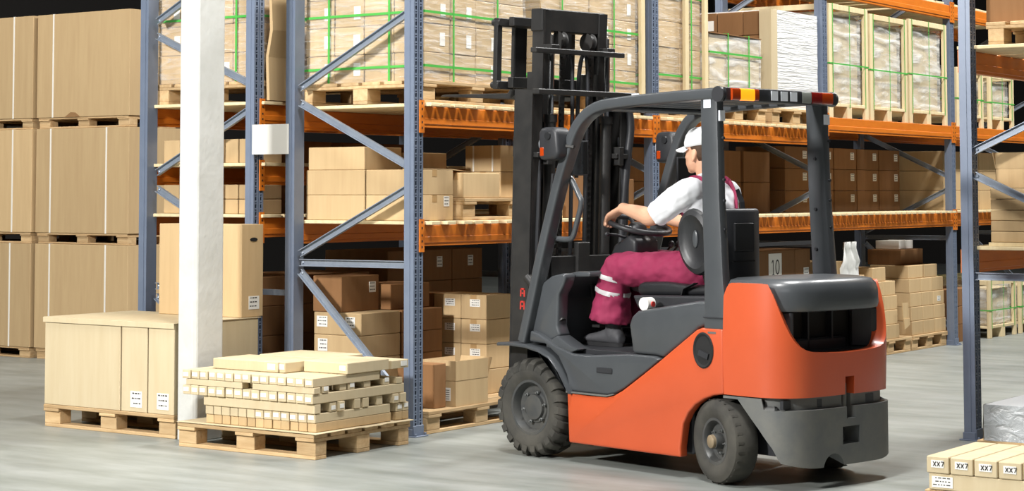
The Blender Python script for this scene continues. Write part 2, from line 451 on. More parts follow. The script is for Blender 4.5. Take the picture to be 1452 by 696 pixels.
# ------------------------------------------------------------------ pallets
PALM = {}
def pal_part(kind, sx, sy, sz, m):
    k = (kind, round(sx, 3), round(sy, 3), round(sz, 3), m.name)
    if k not in PALM:
        q = MB(); q.box(-sx / 2, -sy / 2, 0, sx / 2, sy / 2, sz); PALM[k] = q.mesh(kind, m, bevel=.003)
    return PALM[k]
def pallet(x, y, z, dx, dy, label, m=WOOD, along='y', group=None, ntop=5, bottom=True, name='wooden_pallet'):
    """near corner (x,y), size dx,dy; top and bottom boards run along 'along'"""
    t = tag(empty(name, (x + dx / 2, y + dy / 2, z)), label, 'pallet', group)
    if along == 'x': W, LN, rot = dy, dx, math.pi / 2
    else: W, LN, rot = dx, dy, 0
    def put(kind, me, px, py, pz):
        if along == 'x': px, py = -py, px
        link(kind, me, t, (px, py, pz), (0, 0, rot))
    bw = .13
    for i in (-1, 0, 1):
        xx = i * (W / 2 - bw / 2)
        if bottom: put('bottom_board', pal_part('bottom_board', .1 if i else .12, LN, .022, m), xx, 0, 0)
        for j in (-1, 0, 1):
            put('block', pal_part('block', .1 if i else .12, .14, .078, m), xx, j * (LN / 2 - .07), .0222)
    for j in (-1, 0, 1):
        put('stringer_board', pal_part('stringer_board', W, .14, .02, m), 0, j * (LN / 2 - .07), .1006)
    for k in range(ntop):
        w = (W - .03 * (ntop - 1)) / ntop
        put('top_board', pal_part('top_board', w, LN, .022, m), -W / 2 + w / 2 + k * (W - w) / (ntop - 1), 0, .1210)
    return t
PT = .1432   # pallet height

# ------------------------------------------------------------------ cartons
CART = {}
def carton_mesh(dx, dy, dz, m):
    k = (round(dx, 3), round(dy, 3), round(dz, 3), m.name)
    if k not in CART:
        q = MB(); q.box(0, 0, 0, k[0], k[1], k[2])
        CART[k] = q.mesh('carton', m, bevel=min(.004, k[2] * .06))
    return CART[k]
QUAD = {}
def slab(sx, sy, sz, m, name):
    k = (round(sx, 3), round(sy, 3), round(sz, 4), m.name)
    if k not in QUAD:
        q = MB(); q.box(0, 0, 0, *k[:3]); QUAD[k] = q.mesh(name, m)
    return QUAD[k]
def text_strips(parent, face, u, v, w, h, rows=3):
    """small printed lines on a label"""
    q = MB()
    for r in range(rows):
        z = v + h * (.2 + .62 * r / max(1, rows - 1)); x = u + w * .12
        while x < u + w * .78:
            ww = w * rng.uniform(.06, .2)
            if face == 'x': q.box(-.0032, x, z, -.0026, x + ww, z + h * .09)
            else: q.box(x, -.0032, z, x + ww, -.0026, z + h * .09)
            x += ww + w * .06
    q.build('print', INK, parent)['kind'] = 'stuff'
def add_label(o, face, u, v, w, h, printed=True, m=None):
    q = MB()
    if face == 'x': q.box(-.0026, u, v, -.0004, u + w, v + h)
    else: q.box(u, -.0026, v, u + w, -.0004, v + h)
    l = q.build('paper_label', m or PAPER, o)
    if printed: text_strips(l, face, u, v, w, h)
    return l
def carton(x, y, z, dx, dy, dz, label, m=None, labs=(), tape=None, group=None, name='carton', rz=0, cat='carton', printed=True):
    m = m or CB
    o = link(name, carton_mesh(dx - .004, dy - .004, dz - .001, m), None, (x + .002, y + .002, z + .0005), (0, 0, rz))
    tag(o, label, cat, group)
    for l in labs: add_label(o, *l, printed=printed)
    if tape:   # tape over the top seam and down the visible end
        q = MB(); e = .0015
        if 'x' in tape:   # seam along x, runs down the -X face in the middle of dy
            c = (dy - .004) / 2
            q.box(-e, c - .025, dz - .001 - .0002, dx - .004, c + .025, dz + .0006); q.box(-e, c - .025, dz * .72, .0, c + .025, dz)
        else:
            c = (dx - .004) / 2
            q.box(c - .025, -e, dz - .001 - .0002, c + .025, dy - .004, dz + .0006); q.box(c - .025, -e, dz * .72, c + .025, .0, dz)
        q.build('packing_tape', TAPE, o)
    return o
ORD = ['first', 'second', 'third', 'fourth', 'fifth', 'sixth', 'seventh', 'eighth', 'ninth', 'tenth', 'eleventh', 'twelfth', 'thirteenth', 'fourteenth', 'fifteenth', 'sixteenth']

# ---- tall block stacks at far left (floor storage)
def big_stack(x, ynear, which, straps, w=1.2, d=1.1):
    z = 0
    for r, word in enumerate(('bottom', 'middle', 'top')):
        pallet(x + .01, ynear + .02, z, d - .02, w - .04, 'wooden pallet under the %s tall carton of %s' % (word, which), group='pallets in the far left stacks').scale.z = .68
        zz = z + PT * .68 + .001
        h = .948
        o = carton(x, ynear, zz, d, w, h, '%s big strapped carton of %s' % (word, which), CB if r else CB, group='big cartons stacked at far left', name='big_carton')
        for s in straps[r]:
            q = MB(); q.box(-.003, s - .009, .0, -.0005, s + .009, h - .001); q.box(-.003, s - .009, h - .001, d, s + .009, h + .001); q.build('strap', WHITESTRAP, o)
        if r == 2 and 'right' in which:
            q = MB(); q.prism([(.62, .0), (.82, .0), (.74, .045), (.68, .04)], -.006, -.0005, 'x'); q.build('torn_corner', CBD, o)
        z = zz + h + .002
big_stack(2.55, 5.08, 'the right stack at far left', ([.28, 1.0], [.28, 1.0], [.98]))
big_stack(2.53, 6.31, 'the leftmost stack at picture edge', ([.28, .98], [.26, .95], [.26, .95]))

# ---- low pallet with wide cartons, left of the pillar
xb, yb = -.931, 1.142
pallet(xb, yb, 0, .79, 1.165, 'worn wooden pallet under the wide cream cartons left of pillar', ntop=5)
hb = .558
carton(xb + .003, yb + .47, PT, .78, .695, hb, 'large plain cream carton at left on low pallet', CBP, name='wide_carton')
carton(xb + .003, yb + .235, PT, .78, .228, hb, 'narrow cream carton in the middle of the low pallet', CBP, labs=[('x', .04, .03, .10, .10)], name='narrow_carton')
carton(xb + .003, yb + .004, PT, .78, .225, hb, 'narrow cream carton at low pallet end next to pillar', CBP, labs=[('x', .04, .03, .10, .10)], name='narrow_carton')
mb = MB(); mb.box(xb - .004, yb, PT + hb + .0005, xb + .80, yb + 1.172, PT + hb + .006); mb.box(xb - .006, yb, PT + hb - .028, xb - .001, yb + 1.172, PT + hb + .006)
o = mb.build('cardboard_lid', CBP, bevel=.001); tag(o, 'thin cream cardboard lid lying over the wide cartons', 'lid')
zt = PT + hb + .0065
o = carton(-.30, yb + .02, zt, .215, .74, .60, 'tall upright tan carton behind the pillar with a hand hole', CB, labs=[('y', .07, .05, .10, .085)], name='tall_carton')
q = MB(); q.loft([((.115, -.004, .50), (.035, 0, 0), (0, 0, .013)), ((.115, .004, .50), (.035, 0, 0), (0, 0, .013))], 14); q.build('hand_hole', DARK, o)

# ---- pallet with criss-cross pile of long thin cartons
px, py = -1.157, -.168
pallet(px, py, 0, .905, 1.062, 'wooden pallet under the pile of long thin cartons', ntop=6)
mb = MB()
NX, NY = 14, 14
for i in range(NX + 1):
    for j in range(NY + 1):
        e = (j == 0) or (i == 0)
        mb.v.append((px - .008 + i * .92 / NX, py - .022 + j * 1.08 / NY, PT + .004 + (rng.uniform(-.0, .0)) - (0.006 * rng.random() if j == 0 else 0)))
for i in range(NX):
    for j in range(NY):
        a = i * (NY + 1) + j; mb.f.append([a, a + NY + 1, a + NY + 2, a + 1]); mb.m.append(0)
o = mb.build('slip_sheet', CBP); tag(o, 'thin bent cardboard slip sheet on the pile pallet', 'sheet')
md = o.modifiers.new('thickness', 'SOLIDIFY'); md.thickness = .003; md.offset = 1
G = 'long thin cartons in the pile'
def stick(x, y, z, dx, dy, dz, label, lab=None, m=None, face='x'):
    o = link('long_carton', carton_mesh(dx - .003, dy - .003, dz - .001, m or CBP), None, (x + .0015, y + .0015, z + .0005))
    tag(o, label, 'carton', G)
    if lab:
        u = rng.uniform(.008, .016)
        if face == 'x': add_label(o, 'x', u, rng.uniform(.012, .02), min(dy * .62, .045), .024, printed=False)
        else: add_label(o, 'y', u, rng.uniform(.012, .02), min(dx * .62, .045), .024, printed=False)
    return o
z0 = PT + .0078
for c in range(2):
    for k in range(13):
        stick(px + .03 + (.0 if c else rng.uniform(0, .008)), py + .015 + k * .0655, z0 + c * .052, .735 if k > 3 else .70, .064, .052,
              '%s from the right in the %s row of stacked carton ends on the pile' % (ORD[k], ('lowest', 'second lowest')[c]), lab=(c == 1 and k < 7), m=CB if c == 0 else None)
# upright labelled ends at the back right of the lowest rows (facing the aisle)
for k in range(2):
    stick(px + .78 + k * .065, py + .012, z0 + .0, .062, .9, .05, 'lower aisle-facing long carton at right of pile, %s from the post' % ORD[1 - k], m=CB, face='y')
    stick(px + .78 + k * .065, py + .012, z0 + .052, .062, .9, .05, 'upper aisle-facing labelled long carton at right of pile, %s from the post' % ORD[1 - k], lab=True, face='y')
z1 = z0 + .105
for k, xx in enumerate((.02, .16, .225, .38, .46, .60, .74, .81)):
    stick(px + xx, py + .0 + rng.uniform(0, .02), z1, .06, (.92 if k else .86), .056, 'third layer long carton pointing at the aisle, %s from the pillar side' % ORD[k], lab=k in (1, 2, 6), face='y')
z2 = z1 + .057
for k in range(15):
    stick(px + .0 + rng.uniform(0, .012), py + .01 + k * .068, z2, .86, .066, .056, '%s labelled carton end from the right in the middle row of the pile' % ORD[k], lab=True)
z3 = z2 + .057
for k, xx in enumerate((.005, .085, .255, .33, .48, .66, .78)):
    stick(px + xx, py + .0 + rng.uniform(0, .02), z3, .062 if k else .062, (.47 if k == 0 else .95), .036, 'thin layer long carton under the top row of ends, %s from the pillar side' % ORD[k], lab=k in (1, 3, 5), face='y')
stick(px + .005, py + .55, z3, .062, .45, .036, 'short thin layer carton beside the dark gap at pillar end')
z4 = z3 + .037
for k in range(15):
    stick(px + .0 + rng.uniform(0, .010), py + .01 + k * .068, z4, .80 if k > 1 else .62, .066, .052, '%s labelled carton end from the right in the top row of ends' % ORD[k], lab=True)
z5 = z4 + .053
carton(px + .15, py + .40, z5, .33, .52, .062, 'flat cream carton on top of the pile nearer the pillar', CBP, name='flat_carton', labs=[('x', .02, .014, .06, .035)], printed=False)
carton(px + .15, py + .345, z5, .33, .05, .062, 'slim flat carton in the middle of the pile top', CBP, name='flat_carton', labs=[('x', .005, .02, .038, .03)], printed=False)
carton(px + .30, py + .0, z5, .40, .335, .066, 'flat cream carton on top of the pile at the aisle side', CBP, name='flat_carton', labs=[('x', .012, .02, .045, .028)], printed=False)
carton(px + .50, py + .36, z5, .40, .50, .064, 'flat cream carton at the back of the pile top', CBP, name='flat_carton')
carton(px + .72, py + .0, z5, .17, .33, .05, 'short labelled carton at the right end of the pile top', CBP, name='flat_carton', labs=[('y', .09, .012, .06, .03)], printed=False)

# ---- near pile at lower right corner
nx, ny = -1.05, -4.62
pallet(nx, ny, 0, .62, .86, 'wooden pallet under the carton pile at lower right corner', ntop=5)
G2 = 'long cartons in the lower right pile'
def xx7(o, u, v, s):
    q = MB()
    for k, ch in enumerate('XX7'):
        y = u - k * s * 1.1
        def seg(a, b): q.bar((-.0034, y - a[0] * s, v + a[1] * s), (-.0034, y - b[0] * s, v + b[1] * s), .0012, .004, up=(0, 0, 1))
        if ch == 'X': seg((0, 0), (.8, 1.2)); seg((.8, 0), (0, 1.2))
        else: seg((0, 1.2), (.8, 1.2)); seg((.8, 1.2), (.3, 0))
    q.build('print', INK, o)['kind'] = 'stuff'
for k in range(7):
    o = carton(nx - .01, -3.77 - .114 * (k + 1), PT + .002 + .076, .62, .112, .078, '%s long carton from the left on top of the lower right pile' % ORD[k], CBP, group=G2, name='long_carton')
    if k < 5:
        l = add_label(o, 'x', .025, .026, .06, .034, printed=False); xx7(l, .075, .033, .017)
for k in range(4):
    carton(nx - .005 + k * .152, ny + .0, PT + .002 + .0, .15, .84, .075, '%s aisle-wise carton in the middle layer of the lower right pile' % ORD[k], CBP, group=G2, name='long_carton', labs=[('x', .72, .012, .1, .05)] if k == 0 else ())
# low wrapped goods and a carton further back
pallet(.82, -4.2, 0, .75, .9, 'pallet under the low wrapped load in front of the right rack', ntop=5)
# ------------------------------------------------------------------ wrapped loads
def wrap_shell(name, x0, y0, z0, x1, y1, z1, m, parent, amp=.007, step=.06, seed=0):
    mb = MB(); off = Vector((seed * 3.1, seed * 1.7, seed * 2.3))
    nx = max(2, int((x1 - x0) / step)); ny = max(2, int((y1 - y0) / step)); nz = max(2, int((z1 - z0) / step))
    def disp(p, n):
        v = Vector(p)
        a = noise.noise(v * 5 + off) * amp + abs(noise.noise(Vector((v.x * 3 + v.z * 9, v.y * 3 + v.z * 7, v.z * 16)) + off)) * amp
        return v + Vector(n) * a
    def grid(f, n, a, b):
        base = len(mb.v)
        for i in range(a + 1):
            for j in range(b + 1): mb.v.append(tuple(disp(f(i / a, j / b), n)))
        for i in range(a):
            for j in range(b):
                q = base + i * (b + 1) + j; mb.f.append([q, q + b + 1, q + b + 2, q + 1]); mb.m.append(0)
    lx, ly, lz = x1 - x0, y1 - y0, z1 - z0
    grid(lambda u, v: (x0 + u * lx, y0, z0 + v * lz), (0, -1, 0), nx, nz)
    grid(lambda u, v: (x0 + u * lx, y1, z0 + v * lz), (0, 1, 0), nx, nz)
    grid(lambda u, v: (x0, y0 + u * ly, z0 + v * lz), (-1, 0, 0), ny, nz)
    grid(lambda u, v: (x1, y0 + u * ly, z0 + v * lz), (1, 0, 0), ny, nz)
    return mb.build(name, m, parent, smooth='all', merge=False)
def strap_ring(parent, x0, y0, x1, y1, z, w=.016, e=.012, m=GREEN, sag=0):
    mb = MB()
    mb.box(x0 - e, y0 - e, z, x1 + e, y0 - e + .0015, z + w); mb.box(x0 - e, y1 + e - .0015, z, x1 + e, y1 + e, z + w)
    mb.box(x0 - e, y0 - e, z, x0 - e + .0015, y1 + e, z + w); mb.box(x1 + e - .0015, y0 - e, z, x1 + e, y1 + e, z + w)
    mb.build('strap', m, parent)
def strap_up(parent, x0, y0, x1, y1, z0, z1, pos, axis, w=.016, e=.012, m=GREEN):
    """loop over the load: axis 'x' -> plane x=pos (seen on the -Y face); axis 'y' -> plane y=pos (seen on the -X face)"""
    mb = MB()
    if axis == 'x':
        mb.box(pos, y0 - e - .002, z0, pos + w, y0 - e, z1 + e); mb.box(pos, y1 + e, z0, pos + w, y1 + e + .002, z1 + e); mb.box(pos, y0 - e, z1 + e - .002, pos + w, y1 + e, z1 + e)
    else:
        mb.box(x0 - e - .002, pos, z0, x0 - e, pos + w, z1 + e); mb.box(x1 + e, pos, z0, x1 + e + .002, pos + w, z1 + e); mb.box(x0 - e, pos, z1 + e - .002, x1 + e, pos + w, z1 + e)
    mb.build('strap', m, parent)
def load(label, x0, y0, z0, nx, ny, nz, cx, cy, cz, m=CBP, wrap=None, labels=(), straps_h=(), straps_x=(), straps_y=(), seed=0, name='wrapped_load', strapm=None):
    X1, Y1, Z1 = x0 + nx * cx, y0 + ny * cy, z0 + nz * cz
    t = tag(empty(name, (0, 0, 0)), label, 'load')
    base = Vector(((x0 + X1) / 2, (y0 + Y1) / 2, z0)); t.location = base
    me = carton_mesh(cx - .006, cy - .006, cz - .003, m)
    for k in range(nz):
        for i in range(nx):
            for j in range(ny):
                if 0 < i < nx - 1 and 0 < j < ny - 1 and k < nz - 1: continue
                o = link('carton', me, t, Vector((x0 + i * cx + .003, y0 + j * cy + .003, z0 + k * cz + .0006)) - base + Vector((rng.uniform(-.003, .003), rng.uniform(-.003, .003), 0)))
                if i == 0 and 'x' in labels and rng.random() < .55: add_label(o, 'x', cy * .1, cz * .25, .055, .085, printed=False)
                if j == 0 and 'y' in labels and rng.random() < .5: add_label(o, 'y', cx * .6, cz * .25, .055, .085, printed=False)
    if wrap:
        s = wrap_shell('stretch_wrap', x0 - .006 - base.x, y0 - .006 - base.y, z0 - z0 + .0, X1 + .006 - base.x, Y1 + .006 - base.y, Z1 - z0, wrap, t, seed=seed)
    a = (x0 - base.x, y0 - base.y, X1 - base.x, Y1 - base.y)
    for z in straps_h: strap_ring(t, *a, z - z0, e=.016)
    for p in straps_x: strap_up(t, *a, 0, Z1 - z0, p - base.x, 'x', e=.016)
    for p in straps_y: strap_up(t, *a, 0, Z1 - z0, p - base.y, 'y', e=.016)
    return t
DU = 2.056 + .0235
def wood_posts(t_label, pts, z0, z1, w=.09, d=.03):
    for k, (x, y) in enumerate(pts):
        mb = MB(); mb.box(x, y, z0, x + w * .62, y + d, z1); o = mb.build('corner_plank', WOODP, bevel=.003)
        tag(o, t_label[k], 'plank')

# bay 1 upper
pallet(.106, .0, DU, 1.20, 1.03, 'wooden pallet under the green strapped load beside the near upright', along='x', m=WOOD, ntop=6)
load('pale cartons in clear wrap with green straps on the shelf beside near upright', .16, .04, DU + PT, 4, 4, 5, .285, .245, .185, m=CBM, wrap=WRAP, labels='xy', straps_h=(2.31, 2.655), straps_x=(.45, .95), straps_y=(.30, .80), seed=1)
pallet(1.48, .0, DU, 1.34, 1.03, 'wooden pallet under the load behind the mast top', along='x', ntop=6)
load('pale wrapped cartons with green straps behind the mast top', 1.5, .04, DU + PT, 4, 4, 5, .325, .245, .185, m=CBM, wrap=WRAP, labels='y', straps_h=(2.31, 2.68), straps_x=(1.75, 2.45), seed=2)
# bay 2 upper
pallet(3.10, .0, DU, .76, 1.03, 'wooden pallet under the tall boarded load by the middle upright', along='x', ntop=6)
load('tall pale load with wooden corner planks right of the middle upright', 3.12, .045, DU + PT, 2, 4, 5, .345, .245, .20, m=CBM, wrap=WRAP, straps_h=(2.40, 3.02), straps_x=(3.62,), seed=3)
wood_posts(['upright pale plank in the middle of the tall boarded load', 'upright pale plank at right end of the tall boarded load', 'upright pale plank at right end of the load behind the mast'], [(3.47, -.008), (3.78, -.008), (2.80, -.008)], DU + PT + .001, 3.22)
pallet(3.92, .0, DU, .94, 1.03, 'wooden pallet under the low wrapped load above the beacon', along='x', ntop=6)
load('low wrapped pale load with a brown cardboard lid and green straps', 3.93, .04, DU + PT, 3, 4, 3, .293, .245, .185, wrap=WRAPC, straps_h=(2.62,), straps_x=(4.22, 4.58), seed=4)
mb = MB(); mb.box(3.92, .025, DU + PT + .5575, 4.82, 1.03, DU + PT + .563)
o = mb.build('cardboard_lid', CBB); tag(o, 'brown cardboard lid on the low wrapped load', 'lid')
pallet(4.98, .0, DU, .92, 1.03, 'wooden pallet under the white wrapped load', along='x', ntop=6)
t = load('tall load of brown cartons with dense white wrap facing the aisle', 5.0, .05, DU + PT, 3, 4, 4, .295, .245, .205, m=CBB, labels='x', seed=5)
b = t.location
mb = MB(); w = wrap_shell('stretch_wrap', 5.06 - b.x, .034 - b.y, 0, 5.90 - b.x, 1.045 - b.y, .83, WRAPW, t, amp=.008, step=.035, seed=9)
mb = MB(); mb.prism([(4.985, .02), (5.10, .02), (5.10, .032), (4.995, .032), (4.995, .13), (4.985, .13)], DU + PT + .0005, 3.05, 'z')
mb.v = [tuple(Vector(p) - Vector(b)) for p in mb.v]; mb.build('corner_board', CBP, t)
# bay 3 and 4 upper crates
def crate(label, x0, x1, y0, y1, z0, z1, seed, mid=1, tilt=0):
    t = tag(empty('wooden_crate', ((x0 + x1) / 2, (y0 + y1) / 2, z0)), label, 'crate', 'tall wrapped crates on the right bay')
    W, Dp, Hh = (x1 - x0) / 2, (y1 - y0) / 2, z1 - z0
    q = lambda n, m, *a: (lambda mb: (mb.box(*a), mb.build(n, m, t, bevel=.003)))(MB())
    p = .075
    for sx in (-1, 1):
        for sy in (-1, 1):
            q('corner_post', WOODP, min(sx * W, sx * (W - p)), min(sy * Dp, sy * (Dp - .03)), 0, max(sx * W, sx * (W - p)), max(sy * Dp, sy * (Dp - .03)), Hh)
    q('foot_block', WOODP, -.05, -Dp, 0, .05, -Dp + .14, .10); q('foot_block', WOODP, -.05, Dp - .14, 0, .05, Dp, .10)
    q('base_board', WOODP, -W + .001, -Dp + .0305, .101, W - .001, Dp - .0305, .125)
    q('base_rail', WOODP, -W + p, -Dp, .101, W - p, -Dp + .03, .13)
    q('top_rail', WOODP, -W + p, -Dp, Hh - .05, W - p, -Dp + .03, Hh); q('top_rail', WOODP, -W + p, Dp - .03, Hh - .05, W - p, Dp, Hh)
    q('side_rail', WOODP, -W, -Dp + .03, Hh - .05, -W + .03, Dp - .03, Hh); q('side_rail', WOODP, W - .03, -Dp + .03, Hh - .05, W, Dp - .03, Hh)
    mb = MB(); mb.box(-W + .09, -Dp + .06, .126, W - .09, Dp - .06, Hh - .08); mb.build('goods', CBP, t, bevel=.02)
    wrap_shell('stretch_wrap', -W + .078, -Dp + .045, .127, W - .078, Dp - .045, Hh - .06, WRAPC, t, amp=.011, step=.04, seed=seed)
    strap_ring(t, -W, -Dp, W, Dp, Hh * .47, e=.004, w=.012)
    for s in (-W + .06, 0, W - .075): strap_up(t, -W, -Dp, W, Dp, .1, Hh, s, 'x', e=.004, w=.009)
    return t
ZC = 2.176
crate('tall wooden crate of wrapped goods, leftmost of three on the right bay', 6.12, 6.95, .02, 1.02, ZC, 3.19, 11)
crate('tall wooden crate of wrapped goods, middle of three on the right bay', 7.00, 7.86, .02, 1.02, ZC, 3.16, 12)
crate('tall wooden crate of wrapped goods, right of three beside the far upright', 7.91, 8.86, .02, 1.02, ZC, 3.18, 13)
crate('short wooden crate seen past the far upright', 9.12, 9.85, .02, 1.0, ZC, 2.78, 14)
crate('short slatted crate right of the steel upright on the far shelf', 10.02, 10.75, .02, 1.0, ZC, 2.76, 15)
crate('floor crate with green strap seen low past the steel upright', 9.95, 10.75, .03, 1.0, 0, .60, 16)
crate('second floor crate with green strap further down the rack', 10.86, 11.70, .03, 1.0, 0, .60, 17)

# ------------------------------------------------------------------ bay 1, middle shelf cartons
DM = 1.31 + .0235
zz = DM + PT + .0005
A = 'on the middle shelf seen through the near frame'
hx = .163
carton(.14, .502, DM, .42, .495, hx, 'lowest tan carton of the left column ' + A)
carton(.14, .502, DM + hx, .42, .495, hx, 'middle tan carton of the left column ' + A)
carton(.15, .512, DM + 2 * hx, .40, .475, .15, 'topmost tan carton of the left column ' + A)
carton(.14, .09, DM, .41, .405, hx, 'lower tan carton beside the near upright on middle shelf', labs=[('y', .30, .09, .06, .065)], tape='y')
o = carton(.14, .09, DM + hx, .41, .405, hx, 'upper tan carton with open flap beside the near upright', tape='y')
q = MB(); q.prism([(.02, .163), (.40, .163), (.62, .150), (.40, .168), (.02, .168)], .0, .12, 'y'); q.build('flap', CB, o)
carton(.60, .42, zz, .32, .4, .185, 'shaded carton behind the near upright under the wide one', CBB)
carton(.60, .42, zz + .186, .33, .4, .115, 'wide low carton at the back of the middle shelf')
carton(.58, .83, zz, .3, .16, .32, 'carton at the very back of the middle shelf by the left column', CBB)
pallet(.575, .02, DM, 1.2, .98, 'wooden pallet on the middle shelf left of the mast', along='x', ntop=5)
zz = DM + PT + .0005
carton(.59, .04, zz, .42, .135, .165, 'bright tan carton on the shelf pallet with its flap up', tape='x')
carton(1.22, .18, zz, .35, .3, .178, 'lower tan carton partly hidden by the mast', tape='x')
o = carton(1.22, .18, zz + .179, .35, .3, .178, 'upper tan carton with two white straps by the mast')
for s in (.06, .22):
    q = MB(); q.box(-.003, s, 0, -.0005, s + .012, .177); q.build('strap', WHITESTRAP, o)
carton(1.95, .12, DM, .5, .5, .34, 'tan carton on the middle shelf behind the driver', CBB)
carton(2.50, .12, DM, .4, .6, .28, 'carton on the middle shelf next to the second upright', CBB)

# bay 1 floor
pallet(.16, .0, 0, 1.2, .99, 'wooden pallet on the floor between near upright and front wheel', along='x', ntop=6)
PF = PT + .0005
# open carton at the front
def open_carton(x, y, z, dx, dy, dz, label, m=CB, flap=.12, fl=('x', 'y')):
    t = tag(empty('open_carton', (x + dx / 2, y + dy / 2, z)), label, 'carton')
    q = MB(); a, b, w = dx / 2, dy / 2, .006
    q.box(-a, -b, 0, a, b, .005); q.box(-a, -b, .005, -a + w, b, dz); q.box(a - w, -b, .005, a, b, dz); q.box(-a + w, -b, .005, a - w, -b + w, dz); q.box(-a + w, b - w, .005, a - w, b, dz)
    q.build('body', m, t)
    f = MB(); f.box(-a - .002, -b, dz, -a + .002, b, dz + flap); f.build('flap', m, t)
    f = MB(); f.box(-a, -b - .002, dz, a, -b + .002, dz + flap); f.build('flap', m, t)
    f = MB(); f.bar((a, 0, dz), (a + .05, 0, dz + flap), 2 * b, .004, up=(1, 0, 0)); f.build('flap', m, t)
    f = MB(); f.bar((0, b, dz), (0, b + .02, dz + flap), 2 * a, .004, up=(0, 1, 0)); f.build('flap', m, t)
    l = MB(); l.box(-a - .0026, -b + .04, dz * .22, -a - .0004, -b + .11, dz * .72); lo = l.build('paper_label', PAPER, t)
    p = MB()
    for r in range(5): p.box(-a - .0034, -b + .048, dz * (.28 + .085 * r), -a - .0027, -b + .10, dz * (.30 + .085 * r))
    p.build('print', INK, lo)['kind'] = 'stuff'
    return t
open_carton(.47, .015, PF, .36, .25, .165, 'open tan carton at the front of the floor pallet by the wheel', flap=.125)
carton(.30, .06, PF, .13, .3, .28, 'narrow shaded carton standing beside the near upright on floor pallet', CBB)
# stack of labelled cartons
for r in range(4):
    zq = PF + r * .168
    word = ('lowest', 'second', 'third', 'top')[r]
    carton(1.22, .30, zq, .30, .215, .167, '%s labelled carton in the column nearest the front wheel' % word, labs=[('x', .05, .085, .085, .05)], tape='x')
    carton(1.23, .52, zq, .30, .235, .167, '%s labelled carton in the second column from the front wheel' % word, labs=[('x', .05, .085, .085, .05)])
    carton(1.24, .76, zq, .30, .24, .167, '%s carton in the rear column beyond the front wheel' % word, CBB)
pallet(1.40, .0, 0, .85, .28, 'pallet end showing behind the front wheel', along='x', ntop=2)
# rows seen through the frame
for r in range(4):
    zq = PF + r * .147
    word = ('lowest', 'second', 'third', 'top')[r]
    carton(.20, .575, zq, .42, .40, .146, '%s labelled carton of the front row behind the near frame' % word, CB if r == 3 else CB, labs=[('x', .28, .05, .09, .07), ('x', .05, .05, .08, .07)] if r == 3 else ([('x', .28, .04, .08, .08)] if r == 2 else ()))
    carton(.635, .575, zq, .46, .42, .146, '%s brown carton behind the near upright at floor level' % word, CBB)
zq = PF + 4 * .147
carton(.20, .74, zq, .40, .245, .235, 'shaded carton on top of the row behind the near frame', CBB, labs=[('y', .29, .12, .07, .07)])
carton(.62, .66, zq, .44, .3, .17, 'wide brown carton on top of the row behind near upright', CBB)
# behind, in rack B at floor level
pallet(.2, 1.45, 0, 1.2, .8, 'pallet on the floor under the rear rack behind the pillar', along='x', ntop=5)
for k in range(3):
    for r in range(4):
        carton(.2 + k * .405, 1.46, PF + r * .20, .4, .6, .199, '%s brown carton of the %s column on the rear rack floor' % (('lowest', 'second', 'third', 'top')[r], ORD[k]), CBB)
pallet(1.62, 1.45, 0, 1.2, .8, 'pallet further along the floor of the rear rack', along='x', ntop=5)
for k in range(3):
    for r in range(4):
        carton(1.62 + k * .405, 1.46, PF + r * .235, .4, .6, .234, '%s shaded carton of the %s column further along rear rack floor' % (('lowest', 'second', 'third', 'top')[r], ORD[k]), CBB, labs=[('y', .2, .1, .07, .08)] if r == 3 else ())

# ------------------------------------------------------------------ rack B shelves (seen either side of the pillar)
for (z, rows, h) in ((1.3685, 2, .1), (1.7135, 1, .165)):
    for k, (y0, dy) in enumerate(((1.47, .135), (1.607, .125), (1.75, .2), (1.96, .19), (2.155, .155))):
        for r in range(rows):
            carton(.15, y0, z + r * h, .3, dy - .004, h - .002, '%s carton from the front, %s row, on the %s shelf behind pillar' % (ORD[k], ('lower', 'upper')[r], 'lower' if rows == 2 else 'middle'), CB)
            
    for k in range(3):
        carton(.55 + k * .5, 1.44, z, .4, .7, h * rows - .01, '%s shaded carton along the %s rear shelf' % (ORD[k], 'lower' if rows == 2 else 'middle'), CBB)
pallet(.12, 1.36, 2.1235, 1.1, .99, 'pallet on the top rear shelf behind the pillar', along='x', ntop=6)
load('wrapped cartons with green straps on the rear rack behind the pillar', .14, 1.42, 2.1235 + PT, 4, 4, 4, .26, .235, .2, m=CB, wrap=WRAP, labels='x', straps_h=(2.70,), straps_y=(1.60,), seed=6)
mb = MB(); mb.prism([(1.30, 2.13), (1.325, 2.13), (1.335, 2.42), (1.30, 2.60), (1.31, 2.9), (1.29, 2.9), (1.275, 2.60), (1.312, 2.42)], .12, .42, 'x')
o = mb.build('bent_cardboard_sheet', CB); tag(o, 'bent cardboard sheet standing between the two back to back racks', 'sheet')
# ------------------------------------------------------------------ bay 2 and 3 middle shelf (in shade)
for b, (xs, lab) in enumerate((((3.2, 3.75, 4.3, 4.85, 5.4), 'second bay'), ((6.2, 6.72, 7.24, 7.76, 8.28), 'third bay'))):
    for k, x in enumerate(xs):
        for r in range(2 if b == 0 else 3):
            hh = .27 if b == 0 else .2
            carton(x, .50, DM + r * hh, .50, .5, hh - .002, '%s brown carton, %s row, on the shaded middle shelf of the %s' % (ORD[k], ('lower', 'middle', 'upper')[r] if b else ('lower', 'upper')[r], lab), CBB, labs=[('y', .36, .09, .08, .07)] if b else ())
